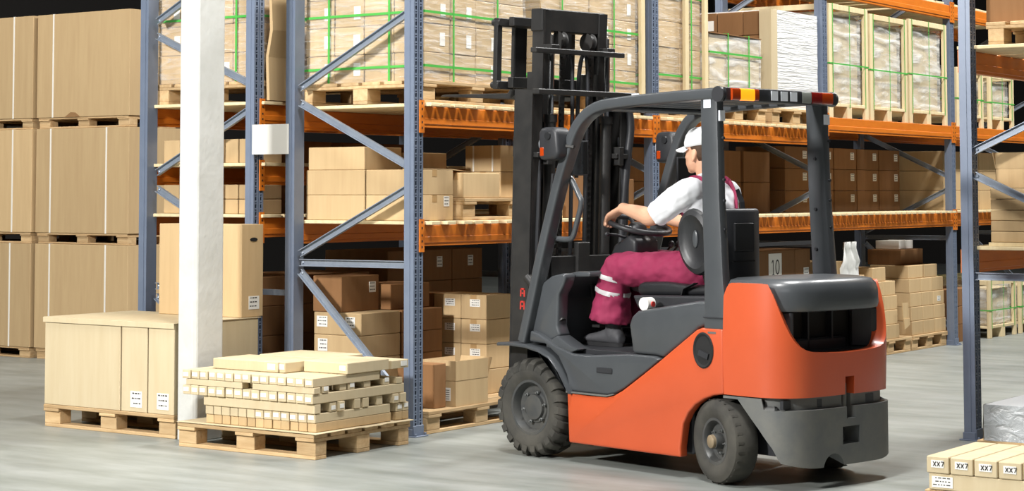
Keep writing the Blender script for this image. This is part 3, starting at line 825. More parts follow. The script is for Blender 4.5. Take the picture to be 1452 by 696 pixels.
# bay 2 floor: numbered cartons behind the forklift
pallet(4.84, .10, 0, 1.07, .9, 'pallet under the numbered cartons behind the forklift', along='x', ntop=5)
for k, (x, dx) in enumerate(((4.86, .74), (5.605, .30))):
    for r in range(3):
        hh = .295
        o = carton(x, .12, PF + r * hh, dx, .6, hh - .002, ('brown carton with printed number ten label behind the seat' if (k == 0 and r == 2) else '%s brown carton of the %s column behind the counterweight' % (('lowest', 'second', 'third', 'top')[r], ORD[k])), CBB, labs=[('y', .16, .03, .1, .10)] if (k == 1 and r >= 1) else ())
        if k == 0 and r == 2:
            l = add_label(o, 'y', .24, .03, .24, .235, printed=False)
            q = MB(); u = .295; v = .09; hgt = .12
            q.box(u + .02, -.0034, v, u + .032, -.0026, v + hgt); q.bar((u + .02, -.003, v + hgt), (u, -.003, v + hgt - .025), .001, .010); q.box(u + .004, -.0034, v - .006, u + .048, -.0026, v)
            n = 24; cx_, cz_ = u + .105, v + hgt / 2
            for i in range(n):
                a0, a1 = 2 * math.pi * i / n, 2 * math.pi * (i + 1) / n
                q.add([(cx_ + .04 * math.cos(a0), -.0031, cz_ + .064 * math.sin(a0)), (cx_ + .04 * math.cos(a1), -.0031, cz_ + .064 * math.sin(a1)), (cx_ + .024 * math.cos(a1), -.0031, cz_ + .050 * math.sin(a1)), (cx_ + .024 * math.cos(a0), -.0031, cz_ + .050 * math.sin(a0))], [(0, 1, 2, 3)])
            q.build('print', INK, l)['kind'] = 'stuff'
mb = MB(); mb.box(3.1, .01, 1.07, 5.93, .05, 1.10); o = mb.build('support_bar', mat('black_bar_paint', '#2b2b2d', .5), rackA)
pallet(3.2, .05, 0, 1.2, .95, 'pallet behind the forklift seat at floor level', along='x', ntop=5)
for k in range(3):
    for r in range(3):
        carton(3.22 + k * .4, .08, PF + r * .25, .39, .6, .248, '%s carton of the %s column on the pallet behind the driver legs' % (('lowest', 'second', 'top')[r], ORD[k]), CBB)
# bay 3 floor stacks
pallet(7.05, .06, 0, .93, .9, 'wooden pallet under the left stack beyond the counterweight', along='x', ntop=5)
pallet(8.02, .06, 0, .86, .9, 'wooden pallet under the stack beside the far upright', along='x', ntop=5)
hs = .135
for r in range(4):
    word = ('lowest', 'second', 'third', 'top')[r]
    for k in range(2):
        carton(7.10 + k * .30 + (.0 if r % 2 else .02), .07 + .01 * r, PF + r * hs, .295, .265, hs - .002, '%s tan carton, %s column beyond the counterweight' % (word, ('near', 'next')[k]), CB)
        carton(7.10 + k * .30, .37, PF + r * hs, .295, .28, hs - .002, '%s tan carton at rear of %s column beyond the counterweight' % (word, ('near', 'next')[k]), CB)
    for k in range(3):
        carton(8.04 + k * .285, .08 + .008 * r, PF + r * hs, .28, .26, hs - .002, '%s tan carton, %s column of the stack beside the far upright' % (word, ORD[k]), CB, labs=[('y', .1, .03, .08, .05)] if k == 2 and r == 2 else ())
        carton(8.04 + k * .285, .36, PF + r * hs, .28, .26, hs - .002, '%s tan carton behind %s column of the stack by far upright' % (word, ORD[k]), CB)
zz = PF + 4 * hs
carton(8.06, .12, zz, .36, .4, .125, 'wide tan carton on top of the stack beside the far upright', CB)
carton(8.45, .12, zz, .33, .4, .125, 'tan carton at right on top of the far upright stack', CB)
carton(8.12, .22, zz + .126, .55, .35, .15, 'brown carton topping the stack beside the far upright', CBB)
carton(8.2, .27, zz + .277, .17, .25, .085, 'left small white box on the brown topping carton', PAPER, name='white_box', cat='box')
carton(8.375, .27, zz + .277, .17, .25, .085, 'right small white box on the brown topping carton', PAPER, name='white_box', cat='box')
carton(7.22, .12, zz, .3, .3, .13, 'tan carton on top of the left stack beyond the counterweight', CB)
carton(6.15, .10, 0, .40, .5, .90, 'tall tan carton behind the right guard pillar', CB)
carton(6.62, .10, 0, .38, .5, .76, 'medium carton beside the counterweight in the third bay', CB)
o = open_carton(7.78, .022, PF, .10, .035, .30, 'torn flattened carton hanging at the left stack corner', flap=.06) if False else None
# hanging torn flap
mb = MB(); mb.prism([(7.72, .32), (7.86, .32), (7.84, .47), (7.70, .47)], .035, .042, 'y'); mb.prism([(7.74, .22), (7.86, .26), (7.86, .32), (7.72, .32)], .028, .036, 'y')
o = mb.build('torn_cardboard', CB); tag(o, 'torn cardboard flap hanging between the two far stacks', 'cardboard')
# white plastic sheet hanging behind the right guard pillar
mb = MB(); n = 12
for i in range(n + 1):
    for j in range(9):
        u, v = i / n, j / 8
        mb.v.append((6.42 + .46 * u * (1 - .45 * v) + .012 * math.sin(9 * v + 3 * u), .055 + .022 * math.sin(u * 13 + v * 5) + .01 * math.sin(v * 17), .60 + .47 * v))
for i in range(n):
    for j in range(8):
        a = i * 9 + j; mb.f.append([a, a + 9, a + 10, a + 1]); mb.m.append(0)
o = mb.build('plastic_sheet', mat('white_plastic', '#e8e8e4', .35), smooth='all'); tag(o, 'white plastic sheet hanging beside the right guard pillar', 'plastic')
md = o.modifiers.new('thickness', 'SOLIDIFY'); md.thickness = .003
# goods past the far upright in bay 4
for k in range(3):
    for r in range(3):
        carton(9.08 + .27 * k, .12, r * .18, .26, .4, .178, '%s carton of the %s column just past the far upright' % (('lowest', 'second', 'top')[r], ORD[k]), CBB)
        carton(9.05 + .5 * k, .15, DM + r * .2, .48, .5, .198, '%s carton of the %s column on the far bay middle shelf' % (('lowest', 'second', 'top')[r], ORD[k]), CB)

# ------------------------------------------------------------------ rack C goods (right edge)
zc = 1.16 + .0235
for r in range(5):
    carton(1.965, -3.85, zc + .024 + r * .0665, 1.0, .88, .065, '%s flat tan carton from the bottom in the stack on the right rack' % ORD[r], CB, group='flat cartons on the right rack', name='flat_carton')
mb = MB(); mb.box(1.96, -3.86, zc + .0005, 2.98, -2.96, zc + .023); o = mb.build('shelf_board', WOODP); tag(o, 'pale board under the flat cartons on the right rack', 'board')
open_carton(2.10, -3.36, zc + .358, .4, .4, .12, 'open tan carton on top of the flat cartons at right edge', flap=.10)
zc2 = 2.40 + .0235
pallet(1.965, -3.86, zc2, 1.1, .90, 'wooden pallet on the upper shelf at the right edge', along='x', ntop=6)
carton(2.05, -3.35, zc2 + PT, .5, .42, .25, 'brown carton on the upper pallet at top right corner', CBB)
carton(1.97, -3.86, zc2 + PT, .6, .5, .32, 'large carton at the top right picture corner', CB)
carton(2.62, -3.78, zc2 + PT, .4, .8, .35, 'carton at the rear of the upper right pallet', CB)
# floor at right: grey wrapped low load and carton behind it
mb = MB(); mb.box(.84, -4.18, PT + .0005, 1.55, -3.36, .335); o = tag(mb.build('wrapped_low_load', CBP, bevel=.02), 'low load wrapped in crinkled grey white film before the right upright', 'load')
wrap_shell('stretch_wrap', .828, -4.192, PT + .001, 1.562, -3.342, .34, WRAPG, o, amp=.012, step=.04, seed=21)
mb = MB(); mb.box(.83, -4.19, .3385, 1.56, -3.345, .341); mb.build('film_top', mat('grey_film', '#b9bcbe', .35), o)
carton(2.1, -3.95, 0, .6, .46, .5, 'taped tan carton on the floor under the right rack', CB, tape='x')
# ------------------------------------------------------------------ forklift (local: x forward, y left, z up, origin under the front axle)
HA = math.radians(77)
FK = tag(empty('forklift', (.17, -1.193, 0), HA), 'orange and dark grey counterbalance forklift with raised mast in the aisle', 'forklift')
FOR = mat('forklift_orange', '#c2522b', .38, nscale=3, ncol='#b24823', nmix=.4, bump=.015, bscale=60, coat=.25)
GREY = mat('dark_grey_paint', '#46494c', .34, nscale=6, ncol='#3c3f42', nmix=.5, bump=.02, coat=.15)
GREYL = mat('grey_cast_iron', '#5a5c5c', .5, nscale=7, ncol='#77756b', nmix=.5, bump=.12, bscale=25)
BLACK = mat('black_plastic', '#26272a', .45, nscale=8, ncol='#303135', nmix=.5, bump=.03)
MASTM = mat('black_mast_steel', '#242424', .45, metal=.2, nscale=7, ncol='#3a3836', nmix=.6, bump=.06, bscale=30)
RUBBER = mat('dusty_rubber', '#3b3a37', .85, nscale=6, ncol='#5b5850', nmix=.6, bump=.1, bscale=30, spec=.2)
RIM = mat('rim_grey', '#4b4d4e', .45, metal=.3, nscale=9, ncol='#6a675f', nmix=.5)
CHROME = mat('chrome_rod', '#d5d7da', .15, metal=1.0)
VINYL = mat('black_vinyl', '#1d1e20', .42, nscale=12, ncol='#292a2d', nmix=.5, bump=.05)
STICK = mat('white_reflective_sticker', '#dfe3ea', .4)
AMBER = mat('amber_lens', '#a63a0c', .25, coat=.3)
AMBERLIT = mat('lit_amber_lens', '#ff8a1e', .25, emit='#ff8212', estr=1.5)
REDLENS = mat('red_lens', '#7d1712', .25, coat=.4)
MIRROR = mat('mirror_glass', '#c9ccd0', .05, metal=1.0)

# ---- tyres
def tyre(R, w, rim, lugs=0, lug_d=.0, lugw=.045):
    """axis along local y; outer side at +y"""
    mb = MB(); M = Matrix.Rotation(-math.pi / 2, 4, 'X')
    h = w / 2; s = R - lug_d
    prof = [(rim, -h * .72), (rim + .02, -h * .86), (rim + (s - rim) * .55, -h), (s - .03, -h * .93), (s - .008, -h * .80), (s, -h * .6), (s, 0), (s, h * .6), (s - .008, h * .80), (s - .03, h * .93), (rim + (s - rim) * .55, h), (rim + .02, h * .86), (rim, h * .72)]
    mb.lathe(prof, 48, M, closed=True)
    for k in range(lugs):
        for side in (-1, 1):
            a = 2 * math.pi * (k + (.5 if side > 0 else 0)) / lugs
            T = Matrix.Rotation(a, 4, 'Y')
            n = 5; vs = []
            prof2 = [(h * .08, s - .002, R), (h * .55, s - .004, R - .001), (h * .82, s - .012, R - .008), (h * 1.0, s - .045, R - .030)]
            fs = []
            for (yy, r0, r1) in prof2:
                sk = yy * .22
                for (r, t) in ((r0, -lugw / 2), (r1, -lugw / 2 * .85), (r1, lugw / 2 * .85), (r0, lugw / 2)):
                    vs.append(T @ Vector((t + sk, side * yy, r)))
            for i in range(3):
                for k4 in range(4):
                    fs.append((i * 4 + k4, i * 4 + (k4 + 1) % 4, (i + 1) * 4 + (k4 + 1) % 4, (i + 1) * 4 + k4))
            fs.append((0, 1, 2, 3)); fs.append((12, 13, 14, 15))
            mb.add(vs, fs)
    return mb.mesh('tyre', RUBBER, smooth=True, merge=False)
def rim_mesh(r, w, hubr, hubout, m=RIM):
    mb = MB(); M = Matrix.Rotation(-math.pi / 2, 4, 'X'); h = w / 2
    mb.lathe([(r * .1, -h * .7), (r, -h * .7), (r, h * .72), (r + .008, h * .80), (r - .006, h * .80), (r - .014, h * .6), (r * .86, h * .3), (r * .62, h * .26), (r * .58, h * .34), (hubr, h * .36), (hubr * .94, h * .36 + hubout), (hubr * .5, h * .36 + hubout + .006), (0.0, h * .36 + hubout + .006)], 40, M)
    return mb.mesh('rim', m, smooth=True)
def nuts_mesh(n, rad, y, s=.011):
    mb = MB(); mb.lathe([(s, 0), (s, .016), (s * .5, .020), (s * .5, .028), (0, .028)], 6, Matrix.Rotation(-math.pi / 2, 4, 'X'))
    return mb.mesh('wheel_nut', GREYL), [(rad * math.cos(2 * math.pi * k / n), y, rad * math.sin(2 * math.pi * k / n)) for k in range(n)]
TF = tyre(.280, .20, .148, 22, .020); RF = rim_mesh(.150, .20, .075, .018); NF = nuts_mesh(6, .088, .034)
TR = tyre(.218, .165, .112, 0, 0); RR = rim_mesh(.114, .165, .042, .045); NR = nuts_mesh(5, .062, .026, .008)
def wheel(name, T, R_, N_, x, y, z, rz):
    o = link(name, T, FK, (x, y, z), (0, rng.uniform(0, 1), rz)); link('rim', R_, o); [link('wheel_nut', N_[0], o, p) for p in N_[1]]; return o
wheel('front_wheel', TF, RF, NF, .01, .412, .2805, 0); wheel('front_wheel', TF, RF, NF, .01, -.412, .2805, math.pi)
st = math.radians(-17)
w1 = wheel('rear_wheel', TR, RR, NR, -1.405, .425, .2195, st); w2 = wheel('rear_wheel', TR, RR, NR, -1.405, -.425, .2185, math.pi + st)
HUBC = mat('rusty_hub_cap', '#8a7a62', .6, metal=.3)
mb = MB(); mb.lathe([(.036, .07), (.034, .092), (.02, .10), (0, .10)], 20, Matrix.Rotation(-math.pi / 2, 4, 'X')); hc = mb.mesh('hub_cap', HUBC, smooth=True); link('hub_cap', hc, w1); link('hub_cap', hc, w2)
# tread ribs grooves on the rear tyres
mb = MB(); T = Matrix.Rotation(-math.pi / 2, 4, 'X')
for k in range(28):
    a = 2 * math.pi * k / 28
    mb.box(-.006, .028, .2165, .006, .060, .2192, Matrix.Rotation(a, 4, 'Y'))
lm = mb.mesh('tread_blocks', RUBBER); link('tread_blocks', lm, w1)['kind'] = 'stuff'; link('tread_blocks', lm, w2)['kind'] = 'stuff'

# ---- chassis
mb = MB(); mb.box(-1.16, -.40, .12, -.30, .40, .60); mb.box(-1.70, -.22, .15, -1.16, .22, .75); mb.box(-.30, -.29, .14, .12, .29, .6); mb.box(-1.46, -.40, .47, -1.16, .40, .80)
mb.build('chassis', BLACK, FK, bevel=.01)
mb = MB(); mb.bar((-1.405, -.40, .215), (-1.405, .40, .215), .09, .07); mb.build('steer_axle', MASTM, FK)
mb = MB(); mb.tube([(.01, -.36, .28), (.01, .36, .28)], .05, 12); mb.build('drive_axle', MASTM, FK)

# ---- orange side panels
prof = [(-.287, .388), (-.30, .110), (-1.145, .112), (-1.142, .16), (-1.165, .29), (-1.20, .35), (-1.25, .398), (-1.31, .432), (-1.375, .455), (-1.449, .466), (-1.449, .806), (-1.30, .803), (-1.262, .790), (-1.20, .748), (-1.129, .700), (-1.0, .612), (-.90, .546), (-.80, .482), (-.72, .432), (-.66, .402), (-.60, .388), (-.45, .383)]
for s in (1, -1):
    mb = MB(); mb.prism(prof, s * .425, s * .488, 'y'); o = mb.build('side_panel', FOR, FK, bevel=.012, bseg=3, smooth=True); o['label'] = 'orange side panel'
    # oval recess with cap
    mb = MB(); n = 28
    M = Matrix.Translation((-1.313, s * .489, .686)) @ Matrix.Rotation(-s * math.pi / 2, 4, 'X') @ Matrix.Diagonal((.066, .088, 1, 1))
    mb.lathe([(1.0, -.002), (1.08, .002), (1.0, .006), (.9, .003), (.86, -.0), (0, .0005)], n, M); q = mb.build('side_vent', DARK, o, smooth=True)
    mb = MB(); mb.bar((-1.35, s * .493, .655), (-1.285, s * .493, .675), .012, .03); mb.build('latch', BLACK, q)
# scuffed lower edge strip
mb = MB(); mb.prism([(-.287, .388), (-.60, .389), (-.66, .404), (-.66, .411), (-.60, .397), (-.283, .396)], .43, .494, 'y'); mb.build('step_trim', GREYL, FK)

# ---- dark step / floor / fenders
for s in (1, -1):
    mb = MB(); mb.prism([(-.285, .397), (-.60, .398), (-.66, .412), (-.72, .440), (-.80, .490), (-.90, .553), (-.995, .618), (-.95, .632), (-.76, .632), (-.44, .604), (-.33, .606), (-.20, .640), (-.06, .70), (.02, .72), (.03, .655), (-.10, .65), (-.21, .585), (-.275, .49), (-.29, .44)], s * .40, s * .481, 'y'); mb.build('step_panel', GREY, FK, bevel=.012, bseg=3, smooth=True)
    mb = MB(); mb.box(-.64, min(s * .482, s * .486), .515, -.52, max(s * .482, s * .486), .545); mb.build('step_slot', BLACK, FK, bevel=.003)
    # front fender
    pts = [(.262, .640), (.15, .646), (.02, .640), (-.08, .622), (-.165, .585), (-.235, .52), (-.29, .44), (-.325, .40)]
    outer = pts; inner = [(x + .004 - .012 * (i > 3), z - .020) for i, (x, z) in enumerate(pts)]
    mb = MB(); mb.prism(outer + inner[::-1], s * .29, s * .522, 'y'); mb.build('front_fender', GREY, FK, bevel=.006, bseg=2, smooth=True)
mb = MB(); mb.box(-.78, -.40, .60, .02, .40, .632); mb.build('floor_plate', BLACK, FK, bevel=.004)
# ---- cowl and dash
side = [(.045, .66), (.03, .90), (-.03, .985), (-.12, 1.035), (-.22, 1.055), (-.235, 1.035), (-.215, .985), (-.175, .93), (-.165, .75), (-.19, .70), (-.10, .66)]
for s in (1, -1):
    mb = MB(); mb.prism(side, s * .355, s * .445, 'y'); mb.build('cowl_side', GREY, FK, bevel=.014, bseg=3, smooth=True)
    mb = MB(); mb.prism([(-.10, .655), (-.19, .70), (-.30, .648), (-.36, .632), (-.30, .61), (-.1, .63)], s * .36, s * .47, 'y'); mb.build('cowl_sill', GREY, FK, bevel=.008, bseg=2, smooth=True)
mb = MB(); mb.prism([(.05, .63), (.035, .90), (-.03, .99), (-.12, 1.042), (-.24, 1.062), (-.34, 1.062), (-.34, 1.035), (-.23, 1.03), (-.10, .97), (-.03, .90), (-.015, .63)], -.354, .354, 'y'); mb.build('front_cowl', GREY, FK, bevel=.01, bseg=2, smooth=True)
mb = MB(); mb.prism([(-.20, 1.05), (-.36, 1.06), (-.46, 1.16), (-.46, 1.24), (-.40, 1.27), (-.28, 1.21)], -.10, .10, 'y'); mb.build('dash_binnacle', BLACK, FK, bevel=.02, bseg=3, smooth=True)
mb = MB()
mb.tube([(-.12, .12, .98), (-.16, .13, .82), (-.20, .13, .76)], .012, 8); mb.box(-.245, .08, .735, -.185, .18, .75); mb.build('brake_pedal', MASTM, FK)
mb = MB(); mb.tube([(-.12, -.10, .98), (-.18, -.10, .80)], .012, 8); mb.box(-.24, -.15, .70, -.17, -.06, .72); mb.build('accelerator_pedal', MASTM, FK)
# ---- steering wheel and column
sw = empty('tmp'); bpy.data.objects.remove(sw)
SWC = Vector((-.385, .0, 1.325)); tl = math.radians(15)
Rw = Matrix.Translation(SWC) @ Matrix.Rotation(-tl, 4, 'Y')
mb = MB(); pts = [Rw @ Vector((.185 * math.cos(a), .185 * math.sin(a), 0)) for a in [2 * math.pi * k / 40 for k in range(40)]]
mb.tube(pts, .016, 10, closed=True, up=(.3, 0, 1))
swo = mb.build('steering_wheel', BLACK, FK, smooth='all')
mb = MB()
for a in (90, 210, 330):
    c_, s_ = math.cos(math.radians(a)), math.sin(math.radians(a))
    mb.tube([Rw @ Vector((.03 * c_, .03 * s_, -.02)), Rw @ Vector((.1 * c_, .1 * s_, -.012)), Rw @ Vector((.18 * c_, .18 * s_, 0))], .012, 8)
mb.build('spoke', BLACK, swo, smooth=True)
mb = MB(); mb.lathe([(.0, .012), (.04, .01), (.055, -.01), (.055, -.04), (.045, -.06), (0, -.06)], 20, Rw); mb.build('wheel_hub', BLACK, swo, smooth=True)
mb = MB(); mb.tube([Rw @ Vector((0, 0, -.05)), (-.30, 0, 1.15), (-.22, 0, 1.0), (-.14, 0, .9)], [.05, .06, .07, .08], 14); mb.build('steering_column', BLACK, FK, smooth=True)
mb = MB(); mb.tube([(-.36, .06, 1.25), (-.34, .14, 1.27), (-.33, .19, 1.275)], .008, 8); mb.ball((-.33, .2, 1.275), .014, .018, .014); mb.build('direction_lever', BLACK, FK, smooth=True)
mb = MB()
for y in (-.24, -.30, -.36):
    mb.tube([(-.34, y, 1.04), (-.37, y, 1.15), (-.42, y, 1.2)], .008, 8); mb.ball((-.425, y, 1.21), .018, .018, .022)
mb.build('hydraulic_levers', BLACK, FK, smooth=True)
mb = MB(); mb.box(-.62, -.30, 1.03, -.40, -.40, 1.045); mb.build('yellow_tag', mat('yellow_plastic', '#e0b21c', .5), FK)

# ---- engine hood under the seat
hp = [(-.772, .634), (-.745, .79), (-.765, .835), (-.81, .868), (-1.0, .90), (-1.25, .940), (-1.445, .942), (-1.445, .815), (-1.30, .812), (-1.255, .798), (-1.20, .757), (-1.129, .71), (-1.0, .626), (-.94, .634)]
mb = MB(); mb.prism(hp, -.462, .462, 'y'); mb.build('engine_hood', GREY, FK, bevel=.02, bseg=3, smooth=True)
mb = MB(); mb.prism([(-.66, .87), (-.62, .94), (-1.27, .96), (-1.27, .90)], -.30, .30, 'y'); mb.build('seat_deck', BLACK, FK, bevel=.012, bseg=2)
# rubber bump stop roller seen beside the seat
mb = MB(); mb.tube([(-.83, .37, .905), (-.83, .43, .905)], .036, 16); k = mb.build('belt_reel', PAPER, FK, smooth=True); k['label'] = 'white plastic reel with red button'
mb = MB(); mb.tube([(-.853, .395, .905), (-.872, .395, .905)], .015, 12); mb.build('red_button', REDP, k)
# ---- seat
mb = MB(); mb.prism([(-.60, .935), (-.585, .985), (-.62, 1.012), (-.80, 1.02), (-1.02, 1.005), (-1.14, 1.01), (-1.16, .955)], -.235, .235, 'y'); mb.build('seat_cushion', VINYL, FK, bevel=.025, bseg=3, smooth=True)
mb = MB(); mb.prism([(-1.06, .99), (-1.035, 1.06), (-1.045, 1.25), (-1.06, 1.37), (-1.09, 1.385), (-1.10, 1.37), (-1.10, 1.2), (-1.10, 1.0)], -.20, .20, 'y'); mb.build('seat_backrest', VINYL, FK, bevel=.03, bseg=3, smooth=True)
for s in (1,):
    mb = MB(); n = 26
    M = Matrix.Translation((-1.055, s * .245, 1.245)) @ Matrix.Rotation(math.radians(12), 4, 'Y') @ Matrix.Rotation(-math.pi / 2, 4, 'X')
    mb.lathe([(0, -.03), (.6, -.03), (.95, -.022), (1.0, 0), (.95, .022), (.80, .034), (.70, .026), (.58, .016), (0, .014)], n, M @ Matrix.Diagonal((.125, .185, s, 1))); o = mb.build('hip_bolster', VINYL, FK, smooth=True)
    mb = MB(); mb.ball((-1.06, s * .263, 1.26), .020, .008, .048); mb.build('bolster_badge', GREY, o, smooth=True)
mb = MB(); mb.prism([(-1.085, .215), (-1.085, -.215), (-1.12, -.20), (-1.16, -.15), (-1.185, -.08), (-1.185, .10), (-1.16, .17), (-1.12, .21)], 1.0, 1.425, 'z'); o = mb.build('seat_back_shell', BLACK, FK, bevel=.02, bseg=3, smooth=True)
mb = MB(); mb.box(-1.192, -.075, 1.19, -1.183, .09, 1.35); mb.build('back_panel', VINYL, o, bevel=.006)
mb = MB(); mb.box(-1.189, -.082, 1.135, -1.18, .102, 1.142); mb.build('panel_seam', DARK, o)
mb = MB(); mb.box(-1.17, -.19, .94, -1.08, .19, 1.02); mb.build('seat_mount', BLACK, FK, bevel=.01)
mb = MB(); mb.tube([(-1.05, .25, 1.02), (-.98, .255, .99), (-.95, .25, .93)], .018, 8, sq=(.045, .006)); mb.build('seat_belt', VINYL, FK)

# ---- overhead guard
GD = link('overhead_guard', None, FK) if False else None
def smooth_path(pts, n=6):
    P = [Vector(p) for p in pts]; P = [2 * P[0] - P[1]] + P + [2 * P[-1] - P[-2]]; out = []
    for i in range(1, len(P) - 2):
        for k in range(n):
            t = k / n; a, b, c, d = P[i - 1:i + 3]
            out.append(.5 * ((2 * b) + (-a + c) * t + (2 * a - 5 * b + 4 * c - d) * t * t + (-a + 3 * b - 3 * c + d) * t ** 3))
    out.append(P[-2]); return out
for s in (1, -1):
    yb, yt = s * .455, s * .44
    path = smooth_path([(.085, yb, .655), (.02, yb, .86), (-.075, yb, 1.17), (-.20, s * .45, 1.55), (-.29, s * .447, 1.77), (-.345, s * .445, 1.875), (-.42, yt, 1.95), (-.53, yt, 1.995), (-.70, yt, 2.012), (-1.0, yt, 2.025), (-1.40, yt, 2.035)])
    mb = MB(); mb.tube(path, .04, 16, sq=(.062, .085), up=(0, s, 0) if False else (0, 1, 0)); o = mb.build('guard_front_leg', GREY, FK, smooth=True)
    mb = MB(); mb.tube([p + Vector((0, s * .033, 0)) for p in path[2:26]], .004, 6); mb.build('leg_groove', BLACK, o)
    for (i, w) in ((12, .0),):
        p = path[i]; d = (path[i + 1] - path[i - 1]).normalized()
        mb = MB(); mb.bar(p - d * .03 + Vector((0, s * .0335, 0)), p + d * .03 + Vector((0, s * .0335, 0)), .004, .035, up=d.cross(Vector((0, 1, 0)))); mb.build('sticker', STICK, o)
    mb = MB(); mb.box(-.845, min(s * .470, s * .4745), 1.995, -.79, max(s * .470, s * .4745), 2.055); mb.build('sticker', STICK, o)
    # rear pillar: tapered box section leaning slightly in
    def ring(z, xa, xb, y, t): return [(xa, y - t / 2, z), (xb, y - t / 2, z), (xb, y + t / 2, z), (xa, y + t / 2, z)]
    mb = MB(); R4 = [ring(.80, -1.475, -1.315, s * .452, .070), ring(.86, -1.470, -1.315, s * .452, .066), ring(1.05, -1.445, -1.315, s * .452, .060), ring(1.5, -1.415, -1.295, s * .446, .056), ring(2.0, -1.400, -1.285, s * .440, .056), ring(2.04, -1.400, -1.285, s * .440, .056)]
    vs = [p for r in R4 for p in r]; fs = [(0, 1, 2, 3), tuple(range(len(vs) - 4, len(vs)))]
    for i in range(len(R4) - 1):
        for k in range(4): fs.append((i * 4 + k, i * 4 + (k + 1) % 4, (i + 1) * 4 + (k + 1) % 4, (i + 1) * 4 + k))
    mb.add(vs, fs); o = mb.build('guard_rear_pillar', GREY, FK, bevel=.008, bseg=2, smooth=True)
    mb = MB(); mb.box(-1.478, s * .452 - .037, .855, -1.312, s * .452 + .037, .862); mb.build('pillar_seam', BLACK, o)
    mb = MB()
    for z in (1.32, 1.47, 1.58, 1.80):
        x = -1.413 - (2.0 - z) * .012
        mb.tube([(x - .002, s * .444, z), (x - .014, s * .444, z)], .008, 8)
    for z in (1.2, 1.42, 1.7):
        mb.tube([(-1.35, s * .44 - s * .02, z), (-1.35, s * .44 - s * .034, z)], .009, 8)
    mb.build('pillar_bolts', BLACK, o)
    mb = MB(); mb.box(-1.415, s * .441 - .022, 1.89, -1.4035, s * .441 + .018, 1.945); mb.build('sticker', STICK, o); mb = MB(); mb.box(-1.36, min(s * .468, s * .4705), 1.96, -1.31, max(s * .468, s * .4705), 2.01); mb.build('sticker', STICK, o)
# roof frame and slats
mb = MB(); mb.box(-1.41, -.44, 2.0, -1.33, .44, 2.045); mb.build('roof_rear_beam', GREY, FK, bevel=.01)
for k in range(7):
    x = -.52 - k * .115
    mb = MB(); mb.box(x - .055, -.41, 2.0 + .012 * min(1, k / 3), x, .41, 2.018 + .012 * min(1, k / 3)); mb.build('roof_slat', GREY, FK, bevel=.004)
mb = MB(); mb.box(-.56, -.412, 1.97, -.47, .412, 2.0); mb.build('roof_front_beam', GREY, FK, bevel=.01)
# rear light bar
mb = MB(); mb.tube([(-1.425, .462, 2.03), (-1.435, .30, 2.03), (-1.44, 0, 2.03), (-1.435, -.30, 2.03), (-1.425, -.462, 2.03)], .04, 14, sq=(.075, .075)); lb = mb.build('rear_light_bar', BLACK, FK, smooth=True)
def lens(nm, m, y0, y1):
    mb = MB(); mb.tube([(-1.443, y0, 2.03), (-1.443, y1, 2.03)], .04, 14, sq=(.072, .066)); mb.build(nm, m, lb, smooth=True)
lens('amber_lamp', AMBER, .43, .365); lens('lit_lamp', AMBERLIT, .365, .25); lens('amber_lamp', AMBER, .25, .215)
lens('reverse_lamp', mat('grey_lens', '#8d9089', .3), -.15, -.225); lens('tail_lamp', REDLENS, -.235, -.32); lens('amber_lamp', AMBER, -.32, -.415)
for y in (.09, .008, -.072):
    mb = MB(); mb.box(-1.481, y - .027, 2.005, -1.477, y + .027, 2.056); mb.build('sticker', STICK, lb)
for s in (1, -1):
    mb = MB(); mb.tube([(-1.42, s * .465, 2.03), (-1.42, s * .485, 2.03)], .042, 14); mb.build('end_cap', BLACK, lb, smooth=True)
# lamps, mirrors and grab handle
for s in (1, -1):
    c0 = Vector((-.215, s * .50, 1.79)) if s > 0 else Vector((-.19, -.50, 1.785))
    M = Matrix.Translation(c0)
    mb = MB(); mb.prism([(-.085, -.06), (-.07, .07), (-.04, .095), (.06, .095), (.085, .07), (.085, -.075), (.06, -.095), (-.05, -.09)], -.06, .06, 'y')
    mb.v = [tuple(M @ Vector(p)) for p in mb.v]; o = mb.build('headlamp', BLACK, FK, bevel=.022, bseg=3, smooth=True)
    mb = MB(); mb.box(c0.x + .035, c0.y + .055, c0.z - .07, c0.x + .066, c0.y + .0635, c0.z - .02); mb.build('indicator_lens', AMBER, o, bevel=.004)
    mb = MB(); mb.lathe([(.055, -.004), (.05, .003), (0, .004)], 18, M @ Matrix.Translation((.084, 0, 0)) @ Matrix.Rotation(math.pi / 2, 4, 'Y')); mb.build('lamp_glass', STICK, o, smooth=True)
    mb = MB(); mb.lathe([(.026, 0), (.022, .01), (0, .01)], 14, M @ Matrix.Translation((.0, .058, .045)) @ Matrix.Rotation(-math.pi / 2, 4, 'X')); mb.build('knob', VINYL, o, smooth=True)
    mb = MB(); mb.tube([c0 + Vector((-.05, 0, -.01)), c0 + Vector((-.12, -s * .03, -.02))], .012, 8); mb.build('lamp_bracket', MASTM, o)
    # mirror
    c1 = Vector((-.275, .37, 1.71)) if s > 0 else Vector((-.355, -.47, 1.575))
    hx_, hz_ = (.055, .10) if s > 0 else (.075, .15)
    mb = MB(); R_ = Matrix.Translation(c1) @ Matrix.Rotation(math.radians(66 if s > 0 else 60), 4, 'Z')
    mb.box(-hx_, -.008, -hz_, hx_, .008, hz_, R_); o = mb.build('mirror', BLACK, FK, bevel=.006, bseg=2)
    mb = MB(); mb.box(-hx_ + .008, -.0095, -hz_ + .008, hx_ - .008, -.0085, hz_ - .008, R_)
    mb.box(-hx_ + .008, .0085, -hz_ + .008, hx_ - .008, .0095, hz_ - .008, R_); mb.build('mirror_face', MIRROR, o)
    mb = MB(); mb.tube([c1 + Vector((0, 0, hz_ - .01)), c1 + Vector((.0, s * .05, hz_ + .03))], .006, 8); mb.build('mirror_stem', MASTM, o)
